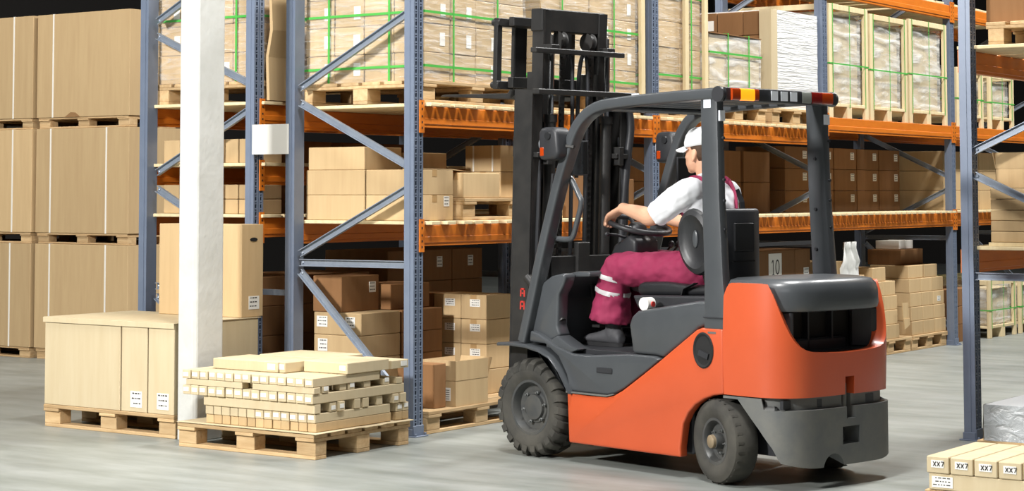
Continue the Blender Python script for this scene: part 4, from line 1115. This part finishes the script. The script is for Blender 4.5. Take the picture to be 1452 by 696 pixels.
mb = MB(); mb.tube(smooth_path([(-.165, .40, 1.60), (-.23, .40, 1.60), (-.30, .40, 1.50), (-.32, .40, 1.45), (-.28, .40, 1.33), (-.25, .40, 1.26), (-.20, .40, 1.245), (-.09, .41, 1.25)]), .016, 10); mb.build('grab_handle', GREY, FK, smooth=True)
mb = MB(); mb.tube(smooth_path([(-.09, .40, 1.62), (-.05, .39, 1.40), (.0, .40, 1.2), (.03, .42, .95)]), .010, 8); mb.build('hose', BLACK, FK, smooth=True)

# ---- counterweight
def plan(th, a, b, x0, n):   # th from -90..90 deg ; returns x,y
    c, s = math.cos(th), math.sin(th)
    return x0 - a * abs(c) ** (2 / n), b * math.copysign(abs(s) ** (2 / n), s)
def cw_shell(name, m, zfun, a, b, x0, n, steps=56, rows=10, thick=.05, zbulge=None, parent=None):
    """wall following the plan outline; zfun(th, x, y)->(z0,z1)"""
    mb = MB(); ths = [-math.pi / 2 + math.pi * i / steps for i in range(steps + 1)]
    ths = [math.copysign((1 - (1 - min(1, abs(t / (math.pi / 2)))) ** 2.0) * math.pi / 2, t) for t in ths]
    W = rows + 1; vs = []
    for t in ths:
        x, y = plan(t, a, b, x0, n); za, zb = zfun(t, x, y)
        for r in range(W):
            z = za + (zb - za) * r / rows
            sc = 1 + (zbulge(z) if zbulge else 0)
            vs.append((x0 + (x - x0) * sc, y * sc, z))
    for t in ths:
        x, y = plan(t, a - thick, b - thick, x0, n); za, zb = zfun(t, x, y)
        for r in range(W):
            z = za + (zb - za) * r / rows
            sc = 1 + (zbulge(z) if zbulge else 0)
            vs.append((x0 + (x - x0) * sc, y * sc, z))
    N_ = len(ths); o = N_ * W; fs = []
    for i in range(N_ - 1):
        for r in range(rows):
            q = i * W + r; fs.append((q, q + 1, q + W + 1, q + W)); q += o; fs.append((q, q + W, q + W + 1, q + 1))
        q = i * W; fs.append((q, q + W, o + q + W, o + q)); q += rows; fs.append((q, o + q, o + q + W, q + W))
    for i in (0, N_ - 1):
        for r in range(rows):
            q = i * W + r; fs.append((q, q + 1, o + q + 1, o + q))
    mb.add(vs, fs)
    return mb.build(name, m, parent or FK, smooth=True)
def sstep(a, b, x):
    t = max(0, min(1, (x - a) / (b - a))); return t * t * (3 - 2 * t)
def orange_z(th, x, y):
    # high horns at the sides, cut down across the back
    e = sstep(.24, .455, abs(y)) if x < -1.66 else 1.0
    d = sstep(-1.86, -1.62, x)
    top_side = 1.045 - .07 * (max(0, (x + 1.50) / .048)) ** 2
    z1 = .685 + .03 * (abs(y) / .4) ** 2 + (top_side - .70) * max(e * sstep(-1.88, -1.70, x), 0)
    return .468, min(top_side, z1)
bul = lambda z: .012 * math.sin(max(0, min(1, (z - .45) / .6)) * math.pi) - .05 * max(0, (z - .75)) 
cwo = cw_shell('counterweight_cover', FOR, orange_z, .42, .488, -1.452, 4.2, 72, 14, .06, bul); cwo['label'] = 'orange counterweight cover'
# hood cover on top (dark grey, rounded)
def plan_ring(a, b, x0, n, z, steps=40):
    return [plan(-math.pi / 2 + math.pi * i / steps, a, b, x0, n) + (z,) for i in range(steps + 1)]
mb = MB(); rows_ = [(.395, .43, .900), (.412, .452, .905), (.418, .458, .93), (.415, .455, 1.0), (.405, .445, 1.035), (.385, .425, 1.058), (.34, .37, 1.068), (.10, .10, 1.072)]
vs = []; K = 41
for a, b, z in rows_:
    ring_ = plan_ring(a, b, -1.45, 3.6, z); vs += ring_
fs = []
for i in range(len(rows_) - 1):
    for k in range(K - 1): fs.append((i * K + k, i * K + k + 1, (i + 1) * K + k + 1, (i + 1) * K + k))
    fs.append((i * K, (i + 1) * K, (i + 1) * K + K - 1, i * K + K - 1))
fs.append(tuple(range(K))); fs.append(tuple((len(rows_) - 1) * K + k for k in range(K)))
mb.add(vs, fs); mb.build('rear_hood_cover', GREY, FK, smooth=True)
# recess behind the orange cut: side cheeks, back wall with dark fins
mb = MB(); mb.box(-1.66, -.40, .60, -1.46, .40, .90); mb.build('radiator_duct', DARK, FK)
mb = MB(); mb.box(-1.80, -.40, .66, -1.66, .40, .69); mb.build('duct_sill', BLACK, FK)
for s in (1, -1):
    mb = MB(); mb.prism([(-1.80, s * .36), (-1.66, s * .40), (-1.66, s * .29), (-1.69, s * .27), (-1.79, s * .33)], .69, .902, 'z'); mb.build('duct_cheek', BLACK, FK, bevel=.008)
    mb = MB(); mb.box(-1.70, s * .1 - .006, .69, -1.66, s * .1 + .006, .90); mb.build('duct_fin', BLACK, FK)
# grey lower casting
def grey_z(th, x, y):
    # wheel arch cut at the sides
    zb = .105
    if abs(y) < .47: zb = .105 + .045 * (abs(y) / .47) ** 4
    pts = [(-9, .105), (-1.80, .11), (-1.755, .21), (-1.68, .308), (-1.55, .45), (9, .455)]
    for (xa, za), (xb_, zb_) in zip(pts, pts[1:]):
        if xa <= x <= xb_: zb = max(zb, za + (zb_ - za) * (x - xa) / (xb_ - xa))
    return min(zb, .455), .464
cwb = cw_shell('counterweight_base', GREYL, lambda t, x, y: (grey_z(t, x, y)[0], max(grey_z(t, x, y)[0] + .004, .405 if x < -1.70 else .462)), .43, .494, -1.452, 4.2, 72, 6, .10)
cwl = cw_shell('counterweight_ledge', GREYL, lambda t, x, y: (.40 if x < -1.69 else .455, .4675), .395, .462, -1.452, 4.2, 72, 3, .08)
mb = MB(); mb.prism([(-1.48, -.36), (-1.70, -.36), (-1.72, 0), (-1.70, .36), (-1.48, .36)], .16, .66, 'z'); mb.build('counterweight_core', BLACK, FK)
# tow pin slot, hole and lower notch are cut into the castings
def cut(o, cutter_mb):
    me = cutter_mb.mesh('cutter', DARK); c = bpy.data.objects.new('cutter', me); COL.objects.link(c); c.parent = FK
    bpy.context.view_layer.update()
    m = o.modifiers.new('cut', 'BOOLEAN'); m.operation = 'DIFFERENCE'; m.object = c; m.solver = 'EXACT'
    dg = bpy.context.evaluated_depsgraph_get(); dg.update()
    new = bpy.data.meshes.new_from_object(o.evaluated_get(dg)); o.modifiers.remove(m); old = o.data; o.data = new
    bpy.data.objects.remove(c); bpy.data.meshes.remove(old)
mb = MB(); mb.box(-1.95, -.055, .30, -1.77, .02, .56); cut(cwo, mb)
mb = MB(); mb.box(-1.95, -.055, .345, -1.72, .02, .60); cut(cwb, mb)
mb = MB(); mb.box(-1.95, -.055, .345, -1.72, .02, .60); cut(cwl, mb)
mb = MB(); mb.box(-1.95, -.085, .215, -1.70, .055, .305); cut(cwb, mb)
mb = MB(); n = 14
mb.prism([(.085 * math.cos(math.pi * i / n) + .13, .09 + .085 * math.sin(math.pi * i / n)) for i in range(n + 1)], -1.95, -1.70, 'x'); cut(cwb, mb)
mb = MB(); mb.tube([(-1.83, -.018, .52), (-1.83, -.018, .33)], .016, 10); mb.build('tow_pin', GREYL, FK, smooth=True)
for y in (.18, -.22, .40):
    mb = MB(); mb.box(-1.845 if abs(y) < .3 else -1.80, y - .035, .412, -1.825 if abs(y) < .3 else -1.78, y + .035, .455); mb.build('ledge_recess', BLACK, FK)
mb = MB(); mb.box(-1.40, .4885, .776, -1.345, .4895, .786); mb.build('small_badge', GREYL, FK)

# ---- mast (tilted slightly back)
MT = link('mast', None, FK) if False else None
mast = bpy.data.objects.new('mast', None); COL.objects.link(mast); mast.parent = FK; mast.location = (.14, 0, .22); mast.rotation_euler = (0, math.radians(-1.9), 0)
def mpart(name, mb, m, **k):
    mb.v = [(p[0] - .14, p[1], p[2] - .22) for p in mb.v]
    return mb.build(name, m, mast, **k)
def channel(mb, x0, x1, y, s, w, z0, z1, t=.018):
    """C channel, web on the outer side, flanges pointing inward"""
    yo, yi = s * y, s * (y - w)
    mb.box(x0, min(yo, yo - s * t), z0, x1, max(yo, yo - s * t), z1)
    mb.box(x0, min(yo, yi), z0, x0 + t, max(yo, yi), z1); mb.box(x1 - t, min(yo, yi), z0, x1, max(yo, yi), z1)
for s in (1, -1):
    mb = MB(); channel(mb, .125, .285, .415, s, .085, .12, 2.12); mpart('outer_mast_rail', mb, MASTM, bevel=.004)
    mb = MB(); channel(mb, .20, .30, .265, s, .065, .35, 2.60); mpart('inner_mast_rail', mb, MASTM, bevel=.004)
    mb = MB(); mb.tube([(.16, s * .235, .3), (.16, s * .235, 1.93)], .036, 16); mb.tube([(.16, s * .235, 1.93), (.16, s * .235, 1.975)], .042, 16); c = mpart('lift_cylinder', mb, MASTM, smooth=True)
    mb = MB(); mb.tube([(.16, s * .235, 1.975), (.16, s * .235, 2.36)], .019, 14); mpart('piston_rod', mb, CHROME, smooth=True)
    mb = MB(); mb.box(.125, s * .235 - .035, 2.35, .20, s * .235 + .035, 2.39); mb.lathe([(.012, 2.39), (.012, 2.45), (0, 2.45)], 8, Matrix.Translation((.16, s * .235, 0))); mpart('rod_bracket', mb, MASTM, bevel=.004)
    # chain
    mb = MB(); z = .5
    while z < 2.42:
        mb.box(.178, s * .12 - .018, z, .192, s * .12 + .018, z + .026); mb.box(.172, s * .12 - .011, z + .026, .198, s * .12 + .011, z + .038); z += .038
    mpart('lift_chain', mb, MASTM)
    mb = MB(); mb.lathe([(.055, -.02), (.045, -.012), (.045, .012), (.055, .02)], 24, Matrix.Translation((.21, s * .12, 2.42)) @ Matrix.Rotation(math.pi / 2, 4, 'X')); mpart('chain_pulley', mb, MASTM, smooth=True)
    mb = MB(); mb.tube(smooth_path([(.15, s * .06, .6), (.15, s * .06, 1.6), (.155, s * .065, 2.2), (.19, s * .07, 2.35), (.235, s * .07, 2.2), (.24, s * .07, 1.6)]), .013, 8); mpart('hose', mb, BLACK, smooth=True)
    mb = MB(); mb.tube(smooth_path([(.12, s * .36, .75), (.11, s * .37, 1.2), (.125, s * .35, 1.6), (.15, s * .34, 1.85)]), .012, 8); mpart('hose', mb, BLACK, smooth=True)
    mb = MB(); mb.box(.285, s * .19, .55, .30, s * .20, 2.0); mpart('rail_strip', mb, MASTM)
mb = MB(); mb.box(.205, -.262, 2.47, .305, .275, 2.605); mpart('inner_top_beam', mb, MASTM, bevel=.006)
mb = MB(); mb.box(.11, -.34, 2.335, .16, .41, 2.365); mpart('middle_cross_bar', mb, MASTM, bevel=.004)
mb = MB(); mb.box(.07, -.41, 2.09, .125, .42, 2.122); mpart('outer_cross_bar', mb, MASTM, bevel=.004)
for z in (.35, .95, 1.72):
    mb = MB(); mb.box(.285, -.40, z, .305, .40, z + .12); mpart('mast_cross_member', mb, MASTM, bevel=.004)
mb = MB(); mb.box(.11, -.25, 1.00, .13, .25, 1.14); mb.box(.09, -.05, .9, .13, .05, 1.22); mpart('cylinder_clamp', mb, MASTM, bevel=.004)
for s in (1, -1):
    mb = MB(); mb.box(.09, s * .33 - .07, 1.72, .145, s * .33 + .07, 1.75); mb.box(.085, s * .30 - .02, 1.68, .14, s * .30 + .02, 1.79); mpart('rail_clamp', mb, MASTM, bevel=.003)
    mb = MB(); mb.tube([(-.14, s * .40, .78), (.15, s * .40, 1.02)], .03, 12); mpart('tilt_cylinder', mb, MASTM, smooth=True)
mb = MB(); mb.tube(smooth_path([(.13, -.33, 2.08), (.11, -.375, 2.03), (.10, -.39, 1.9), (.11, -.375, 1.7), (.12, -.36, 1.4), (.13, -.35, 1.1)]), .024, 10); mpart('hose_loop', mb, BLACK, smooth=True)
# red lettering strip on the left outer rail, reading upwards
mb = MB(); y = .4165
for k in range(2):
    z = .83 + k * .075
    for (x0, z0, x1, z1) in ((.155, 0, .165, .05), (.185, 0, .195, .05), (.155, .04, .195, .05), (.168, .015, .182, .024)): mb.box(x0, y - .001, z + z0, x1, y + .0006, z + z1)
mpart('red_decal', mb, REDP)
# carriage and forks at the top
cz = 2.13
mb = MB(); mb.box(.36, -.36, cz, .405, .36, cz + .065); mpart('carriage_lower_bar', mb, MASTM, bevel=.004)
mb = MB(); mb.box(.36, -.36, cz + .37, .405, .36, cz + .425); mpart('carriage_upper_bar', mb, MASTM, bevel=.004)
for y in (-.10, .10):
    mb = MB(); mb.box(.362, y - .03, cz + .07, .402, y + .03, cz + .38); mpart('carriage_plate', mb, MASTM, bevel=.003)
for s in (1, -1):
    mb = MB(); mb.box(.20, s * .22 - .025, cz - .02, .36, s * .22 + .025, cz + .10); mpart('carriage_bracket', mb, MASTM, bevel=.003)
mb = MB(); mb.box(.41, -.44, cz + .365, .45, .44, cz + .415); mb.box(.41, -.44, cz - .01, .45, .44, cz + .04); 
for s in (1, -1): mb.box(.415, s * .42 - .022, cz + .0, .45, s * .42 + .022, cz + .40)
mpart('side_shift_frame', mb, MASTM, bevel=.004)
for y in (.42, .30, -.30):
    for z in (cz + .39, cz + .015):
        mb = MB(); mb.tube([(.40, y, z), (.47, y, z)], .022, 10); mpart('carriage_pin', mb, MASTM, smooth=True)
mb = MB(); mb.tube([(.43, .12, cz + .43), (.43, .12, cz + .46)], .02, 10); mb.build if False else None; mpart('oil_plug', mb, REDP, smooth=True)
for y in (.205, -.205):
    mb = MB(); mb.prism([(.457, cz + .43), (.495, cz + .43), (.495, cz + .00), (.52, cz - .028), (1.10, cz - .034), (1.14, cz - .042), (1.14, cz - .048), (.50, cz - .064), (.457, cz - .04)], y - .05, y + .05, 'y'); mpart('fork', mb, MASTM, bevel=.004)
# ------------------------------------------------------------------ driver (local to the forklift frame, but a thing of its own)
PS = tag(empty('person', (.17, -1.193, 0), HA), 'person in white cap, white t-shirt and maroon dungarees driving the forklift', 'person')
SKIN = mat('skin', '#d9a98c', .5, nscale=14, ncol='#cf9877', nmix=.4, spec=.35)
SHIRT = mat('white_cotton', '#e6e7ea', .85, bump=.25, bscale=9, nscale=5, ncol='#d9dbe0', nmix=.4)
PANTS = mat('maroon_work_trousers', '#8a2147', .8, bump=.35, bscale=11, nscale=6, ncol='#7f1f40', nmix=.5)
REFL = mat('grey_reflective_tape', '#b7b3b4', .4)
SHOE = mat('dark_grey_shoe', '#48484b', .7, bump=.1, nscale=20, ncol='#55565a', nmix=.5)
SOLE = mat('shoe_sole', '#202022', .8)
CAPM = mat('white_cap_cotton', '#eeeff1', .8)
HAIR = mat('brown_hair', '#4a3423', .7, bump=.3, bscale=80)
EYEW = mat('eye_white', '#e8e4de', .3)
def remesh(o, v, sm=2, fold=0, fs_=.07):
    m = o.modifiers.new('remesh', 'REMESH'); m.mode = 'VOXEL'; m.voxel_size = v; m.use_smooth_shade = True
    s = o.modifiers.new('smooth', 'SMOOTH'); s.factor = .5; s.iterations = sm
    if fold:
        tx = bpy.data.textures.new('folds', 'CLOUDS'); tx.noise_scale = fs_; tx.noise_depth = 1
        d = o.modifiers.new('folds', 'DISPLACE'); d.texture = tx; d.strength = fold; d.mid_level = .5; d.texture_coords = 'LOCAL'
def limb(mb, pts, seg=14, n=6, flat=False):
    """pts: (x,y,z,r) smooth tapered limb"""
    P = smooth_path([p[:3] for p in pts], n); R = smooth_path([(p[3], 0, 0) for p in pts], n)
    mb.tube(P, [max(.003, r[0]) for r in R], seg)
    mb.ball(P[0], R[0][0], R[0][0], R[0][0])
    if not flat: mb.ball(P[-1], R[-1][0], R[-1][0], R[-1][0])
# joints
pel = Vector((-.90, 0, 1.10)); chest = Vector((-.95, 0, 1.42)); neck = Vector((-.915, 0, 1.60)); head = Vector((-.872, 0, 1.742))
sh = {1: Vector((-.93, .185, 1.515)), -1: Vector((-.91, -.185, 1.50))}
el = {1: Vector((-.715, .235, 1.375)), -1: Vector((-.70, -.25, 1.33))}
wr = {1: Vector((-.450, .195, 1.425)), -1: Vector((-.44, -.19, 1.355))}
hip = {1: Vector((-.89, .095, 1.075)), -1: Vector((-.89, -.095, 1.075))}
kn = {1: Vector((-.365, .165, 1.075)), -1: Vector((-.38, -.15, 1.08))}
an = {1: Vector((-.335, .165, .705)), -1: Vector((-.27, -.14, .715))}
TURN = Matrix.Rotation(math.radians(4), 4, 'Z')
mb = MB()
def hv(x, y, z): return head + TURN @ Vector((x, y, z))
# head
mb.loft([(hv(.02, 0, -.115), (.030, 0, 0), (0, .028, 0)), (hv(.022, 0, -.10), (.062, 0, 0), (0, .046, 0)), (hv(.015, 0, -.07), (.082, 0, 0), (0, .060, 0)), (hv(.006, 0, -.03), (.090, 0, 0), (0, .068, 0)), (hv(.0, 0, .02), (.096, 0, 0), (0, .073, 0)), (hv(-.004, 0, .06), (.097, 0, 0), (0, .074, 0)), (hv(-.006, 0, .095), (.084, 0, 0), (0, .064, 0)), (hv(-.006, 0, .118), (.050, 0, 0), (0, .04, 0))], 24)
mb.ball(hv(.092, 0, -.028), .020, .013, .016); mb.ball(hv(.095, 0, -.012), .014, .009, .028)      # nose
mb.ball(hv(.076, 0, -.070), .016, .024, .008); mb.ball(hv(.076, 0, -.082), .015, .021, .008)     # lips
mb.ball(hv(.078, 0, .022), .018, .052, .012)                                                   # brow
mb.ball(hv(.066, 0, -.105), .020, .022, .016)                                                  # chin
for s in (1, -1):
    E_ = TURN @ Matrix.Rotation(math.radians(-12), 4, 'Y')
    mb.ball(hv(-.008, s * .076, -.018), .019, .010, .034, E_.to_3x3()); mb.ball(hv(-.004, s * .080, -.045), .010, .008, .014)
    mb.ball(hv(.05, s * .045, -.03), .025, .02, .02)
# neck, torso
limb(mb, [(head.x - .03, 0, head.z - .06, .056), (neck.x, 0, neck.z, .060), (neck.x - .015, 0, neck.z - .06, .07)])
mb.loft([((-.90, 0, 1.0), (.10, 0, 0), (0, .15, 0)), ((-.905, 0, 1.12), (.105, 0, 0), (0, .155, 0)), ((-.925, 0, 1.26), (.10, 0, 0), (0, .145, 0)), ((-.945, 0, 1.40), (.108, 0, 0), (0, .165, 0)), ((-.94, 0, 1.50), (.095, 0, 0), (0, .175, 0)), ((-.925, 0, 1.555), (.06, 0, 0), (0, .11, 0))], 22)
for s in (1, -1):
    a, b, c = sh[s], el[s], wr[s]
    limb(mb, [(*(a), .058), (*(a.lerp(b, .5)), .050), (*b, .047), (*(b.lerp(c, .3)), .048), (*(b.lerp(c, .75)), .036), (*c, .030)])
    limb(mb, [(*hip[s], .085), (*hip[s].lerp(kn[s], .5), .075), (*kn[s], .058), (*kn[s].lerp(an[s], .35), .055), (*an[s], .038)])
# hands gripping the rim: fingers wrap around it
def grip(mb, s, ang):
    """hand on the rim at wheel angle ang; returns nothing"""
    R0 = .185
    c = Rw @ Vector((R0 * math.cos(ang), R0 * math.sin(ang), 0))
    tang = ((Rw.to_3x3()) @ Vector((-math.sin(ang), math.cos(ang), 0))).normalized()
    nrm = (Rw.to_3x3() @ Vector((0, 0, 1))).normalized()
    out = (Rw.to_3x3() @ Vector((math.cos(ang), math.sin(ang), 0))).normalized()
    w = wr[s]
    # palm: from the wrist to just above the rim
    arm = (c - w).normalized()
    side = nrm.cross(arm).normalized()
    kbase = c + nrm * .040 - arm * .010
    mb.loft([(w, side * .029, nrm * .023), (w.lerp(kbase, .35), side * .037, nrm * .022), (w.lerp(kbase, .75), side * .043, nrm * .023), (kbase, side * .045, nrm * .020), (kbase + arm * .014, side * .038, nrm * .013)], 16)
    for k, (off, ln) in enumerate(((-.030, .92), (-.010, 1.05), (.010, 1.0), (.030, .8))):
        b0 = kbase + side * off
        pts = [b0 - arm * .01, b0 + arm * .022 * ln + nrm * .004, b0 + arm * .040 * ln - nrm * .016, b0 + arm * .036 * ln - nrm * .042, b0 + arm * .012 - nrm * .058 * ln]
        mb.tube(smooth_path(pts, 4), [.0105] * 4 * 3 + [.0095] * 4 + [.0085], 8); mb.ball(pts[-1], .0078, .0078, .0078)
    # thumb leaves the inner side of the palm and lies over the rim
    ts = 1 if s > 0 else -1
    t0 = w.lerp(kbase, .45) + side * (.032 * -ts)
    pts = [t0, t0 + arm * .02 + side * (-.018 * ts) + nrm * .010, t0 + arm * .045 + side * (-.024 * ts) + nrm * .030, t0 + arm * .066 + side * (-.020 * ts) + nrm * .046]
    mb.tube(smooth_path(pts, 4), .0108, 8); mb.ball(pts[-1], .0105, .0105, .0105)
grip(mb, 1, math.radians(74)); grip(mb, -1, math.radians(-62))
body = mb.build('body', SKIN, PS, merge=False, smooth='all'); remesh(body, .0055, 3)
# eyes
for s in (1, -1):
    mb = MB(); mb.ball(hv(.083, s * .030, .002), .008, .012, .006); e = mb.build('eye', EYEW, PS, smooth='all')
    mb = MB(); mb.ball(hv(.090, s * .030, .002), .003, .005, .005); mb.build('pupil', HAIR, e, smooth='all')
# hair
mb = MB(); mb.loft([(hv(-.032, 0, -.052), (.062, 0, 0), (0, .058, 0)), (hv(-.026, 0, -.02), (.078, 0, 0), (0, .072, 0)), (hv(-.018, 0, .02), (.090, 0, 0), (0, .0785, 0)), (hv(-.012, 0, .06), (.094, 0, 0), (0, .078, 0))], 24); mb.build('hair', HAIR, PS, smooth='all')
# cap with peak
cp = empty('tmp'); bpy.data.objects.remove(cp)
mb = MB(); tilt = .12
mb.loft([(hv(-.006, 0, .030), (.106, 0, -.012), (0, .086, 0)), (hv(-.006, 0, .060), (.108, 0, -.010), (0, .087, 0)), (hv(-.008, 0, .095), (.100, 0, -.006), (0, .080, 0)), (hv(-.010, 0, .122), (.078, 0, 0), (0, .062, 0)), (hv(-.010, 0, .137), (.045, 0, 0), (0, .036, 0)), (hv(-.010, 0, .141), (.012, 0, 0), (0, .01, 0))], 28); cap_o = mb.build('cap', CAPM, PS, smooth='all')
mb = MB(); n = 16; up_, lo_ = [], []
for i in range(n + 1):
    t = -math.pi / 2 + math.pi * i / n
    for k, dz in ((0, .004), (1, -.004)):
        pass
vs = []
for layer in (.0035, -.0035):
    for r in (0, .5, 1):
        for i in range(n + 1):
            t = -1.25 + 2.5 * i / n
            x = .085 * math.cos(t) * (1 - r) + r * (.085 * math.cos(t) + .075 * math.cos(t * .8)); y = .084 * math.sin(t) * (1 - .10 * r)
            vs.append(hv(x + .006, y, .034 - .022 * r - .020 * (y / .08) ** 2 + layer))
W_ = n + 1; fs = []
for l in (0, 1):
    o_ = l * 3 * W_
    for r in (0, 1):
        for i in range(n): q = o_ + r * W_ + i; fs.append((q, q + 1, q + W_ + 1, q + W_))
for i in range(n): q = 2 * W_ + i; fs.append((q, q + 1, 5 * W_ + i + 1, 5 * W_ + i)); q = i; fs.append((q, q + 1, 3 * W_ + i + 1, 3 * W_ + i))
mb.add(vs, fs); mb.build('cap_peak', CAPM, cap_o, smooth='all')
# t-shirt
mb = MB()
mb.loft([((-.905, 0, 1.06), (.125, 0, 0), (0, .170, 0)), ((-.912, 0, 1.15), (.128, 0, 0), (0, .172, 0)), ((-.93, 0, 1.26), (.124, 0, 0), (0, .165, 0)), ((-.948, 0, 1.36), (.126, 0, 0), (0, .178, 0)), ((-.945, 0, 1.44), (.124, 0, 0), (0, .190, 0)), ((-.940, 0, 1.51), (.110, 0, 0), (0, .19, 0)), ((-.930, 0, 1.555), (.085, 0, 0), (0, .14, 0)), ((-.922, 0, 1.585), (.072, 0, 0), (0, .085, 0)), ((-.918, 0, 1.605), (.068, 0, 0), (0, .071, 0))], 24)
for s in (1, -1):
    a, b = sh[s], el[s]
    q = a.lerp(b, .90)
    limb(mb, [(*(a + Vector((0, -s * .06, .0))), .078), (*a, .078), (*a.lerp(b, .4), .076), (*q, .074)], flat=True)
shirt = mb.build('t_shirt', SHIRT, PS, merge=False, smooth='all'); remesh(shirt, .008, 4, .022, .075)
# collar
mb = MB(); mb.tube([(-.918 + .068 * math.cos(a), .070 * math.sin(a), 1.606 - .022 * math.cos(a)) for a in [2 * math.pi * k / 24 for k in range(24)]], .009, 8, closed=True); mb.build('collar', SHIRT, shirt, smooth='all')
# dungarees: trousers + bib + straps
mb = MB()
mb.loft([((-.90, 0, .985), (.13, 0, 0), (0, .185, 0)), ((-.90, 0, 1.06), (.140, 0, 0), (0, .188, 0)), ((-.905, 0, 1.13), (.140, 0, 0), (0, .184, 0)), ((-.912, 0, 1.19), (.137, 0, 0), (0, .180, 0))], 24)
for s in (1, -1):
    h, k, a = hip[s], kn[s], an[s]
    hem = a + Vector((.02, 0, .07))
    limb(mb, [(*h, .112), (*h.lerp(k, .3), .110), (*h.lerp(k, .7), .098), (*(k + Vector((-.03, 0, .0))), .094), (*(k + Vector((.012, 0, -.06))), .093), (*k.lerp(hem, .5), .100), (*hem, .122)], 18, flat=True)
pants = mb.build('dungarees', PANTS, PS, merge=False, smooth='all'); remesh(pants, .009, 4, .026, .07)
for s in (1,-1):
    k, a = kn[s], an[s]; hem = a + Vector((.02, 0, .07))
    for f, rr in ((.14, .101), (.42, .105)):
        c = k.lerp(hem, f) + Vector((.008, 0, 0)); d = (hem - k).normalized()
        mb = MB(); n = 60; rings_ = []
        for t in (-.014, -.007, 0, .007, .014):
            for i in range(n):
                an_ = 2 * math.pi * i / n; rings_.append(c + d * t + Vector((math.cos(an_) * (rr + .001), math.sin(an_) * (rr + .001), 0)) + d * (-math.cos(an_) * .026))
        mb.add(rings_, [(r * n + i, r * n + (i + 1) % n, (r + 1) * n + (i + 1) % n, (r + 1) * n + i) for r in range(4) for i in range(n)])
        o = mb.build('reflective_band', REFL, pants, smooth='all'); sw_ = o.modifiers.new('hug', 'SHRINKWRAP'); sw_.target = pants; sw_.offset = .004
mb = MB(); mb.prism([(-.11, 1.15), (.11, 1.15), (.09, 1.40), (-.09, 1.40)], -.82, -.805, 'x'); mb.build('bib', PANTS, pants, bevel=.004)
for s in (1, -1):
    mb = MB(); mb.tube(smooth_path([(-.812, s * .08, 1.38), (-.83, s * .09, 1.48), (-.865, s * .105, 1.565), (-.925, s * .11, 1.592), (-.995, s * .10, 1.565), (-1.055, s * .075, 1.47), (-1.078, s * .045, 1.34), (-1.065, s * .02, 1.22), (-1.048, 0, 1.16)]), .01, 10, sq=(.036, .008), up=(0, 1, 0)); o = mb.build('shoulder_strap', PANTS, pants, smooth=True)
mb = MB(); mb.tube([(-1.06, -.135, 1.38), (-1.05, -.14, 1.46), (-1.02, -.13, 1.53)], .01, 8, sq=(.03, .006)); mb.build('strap_webbing', BLACK, pants)
# shoes
for s in (1, -1):
    a = an[s]; g = .633
    o = tag(empty('tmp')) ; bpy.data.objects.remove(o)
    mb = MB(); x = a.x; y = a.y
    mb.loft([((x - .075, y, g + .045), (0, .030, 0), (0, 0, .030)), ((x - .06, y, g + .055), (0, .038, 0), (0, 0, .045)), ((x - .01, y, g + .065), (0, .042, 0), (0, 0, .055)), ((x + .05, y, g + .055), (0, .044, 0), (0, 0, .042)), ((x + .11, y, g + .045), (0, .048, 0), (0, 0, .032)), ((x + .17, y, g + .040), (0, .047, 0), (0, 0, .026)), ((x + .21, y, g + .035), (0, .030, 0), (0, 0, .018))], 16)
    limb(mb, [(x - .01, y, g + .07, .048), (x - .005, y, g + .115, .046)])
    sh_ = mb.build('shoe', SHOE, PS, merge=False, smooth='all'); remesh(sh_, .007, 2)
    mb = MB(); mb.loft([((x + .07, y, g + .000), (.148, 0, 0), (0, .048, 0)), ((x + .07, y, g + .022), (.150, 0, 0), (0, .050, 0))], 24); mb.build('sole', SOLE, sh_, smooth=True)
    mb = MB()
    for k in range(4):
        xx = x + .05 + k * .026; zz = g + .097 - k * .008
        mb.tube([(xx, y - .032, zz - .018), (xx + .006, y, zz + .0), (xx, y + .032, zz - .018)], .004, 6)
    mb.build('laces', BLACK, sh_, smooth='all')
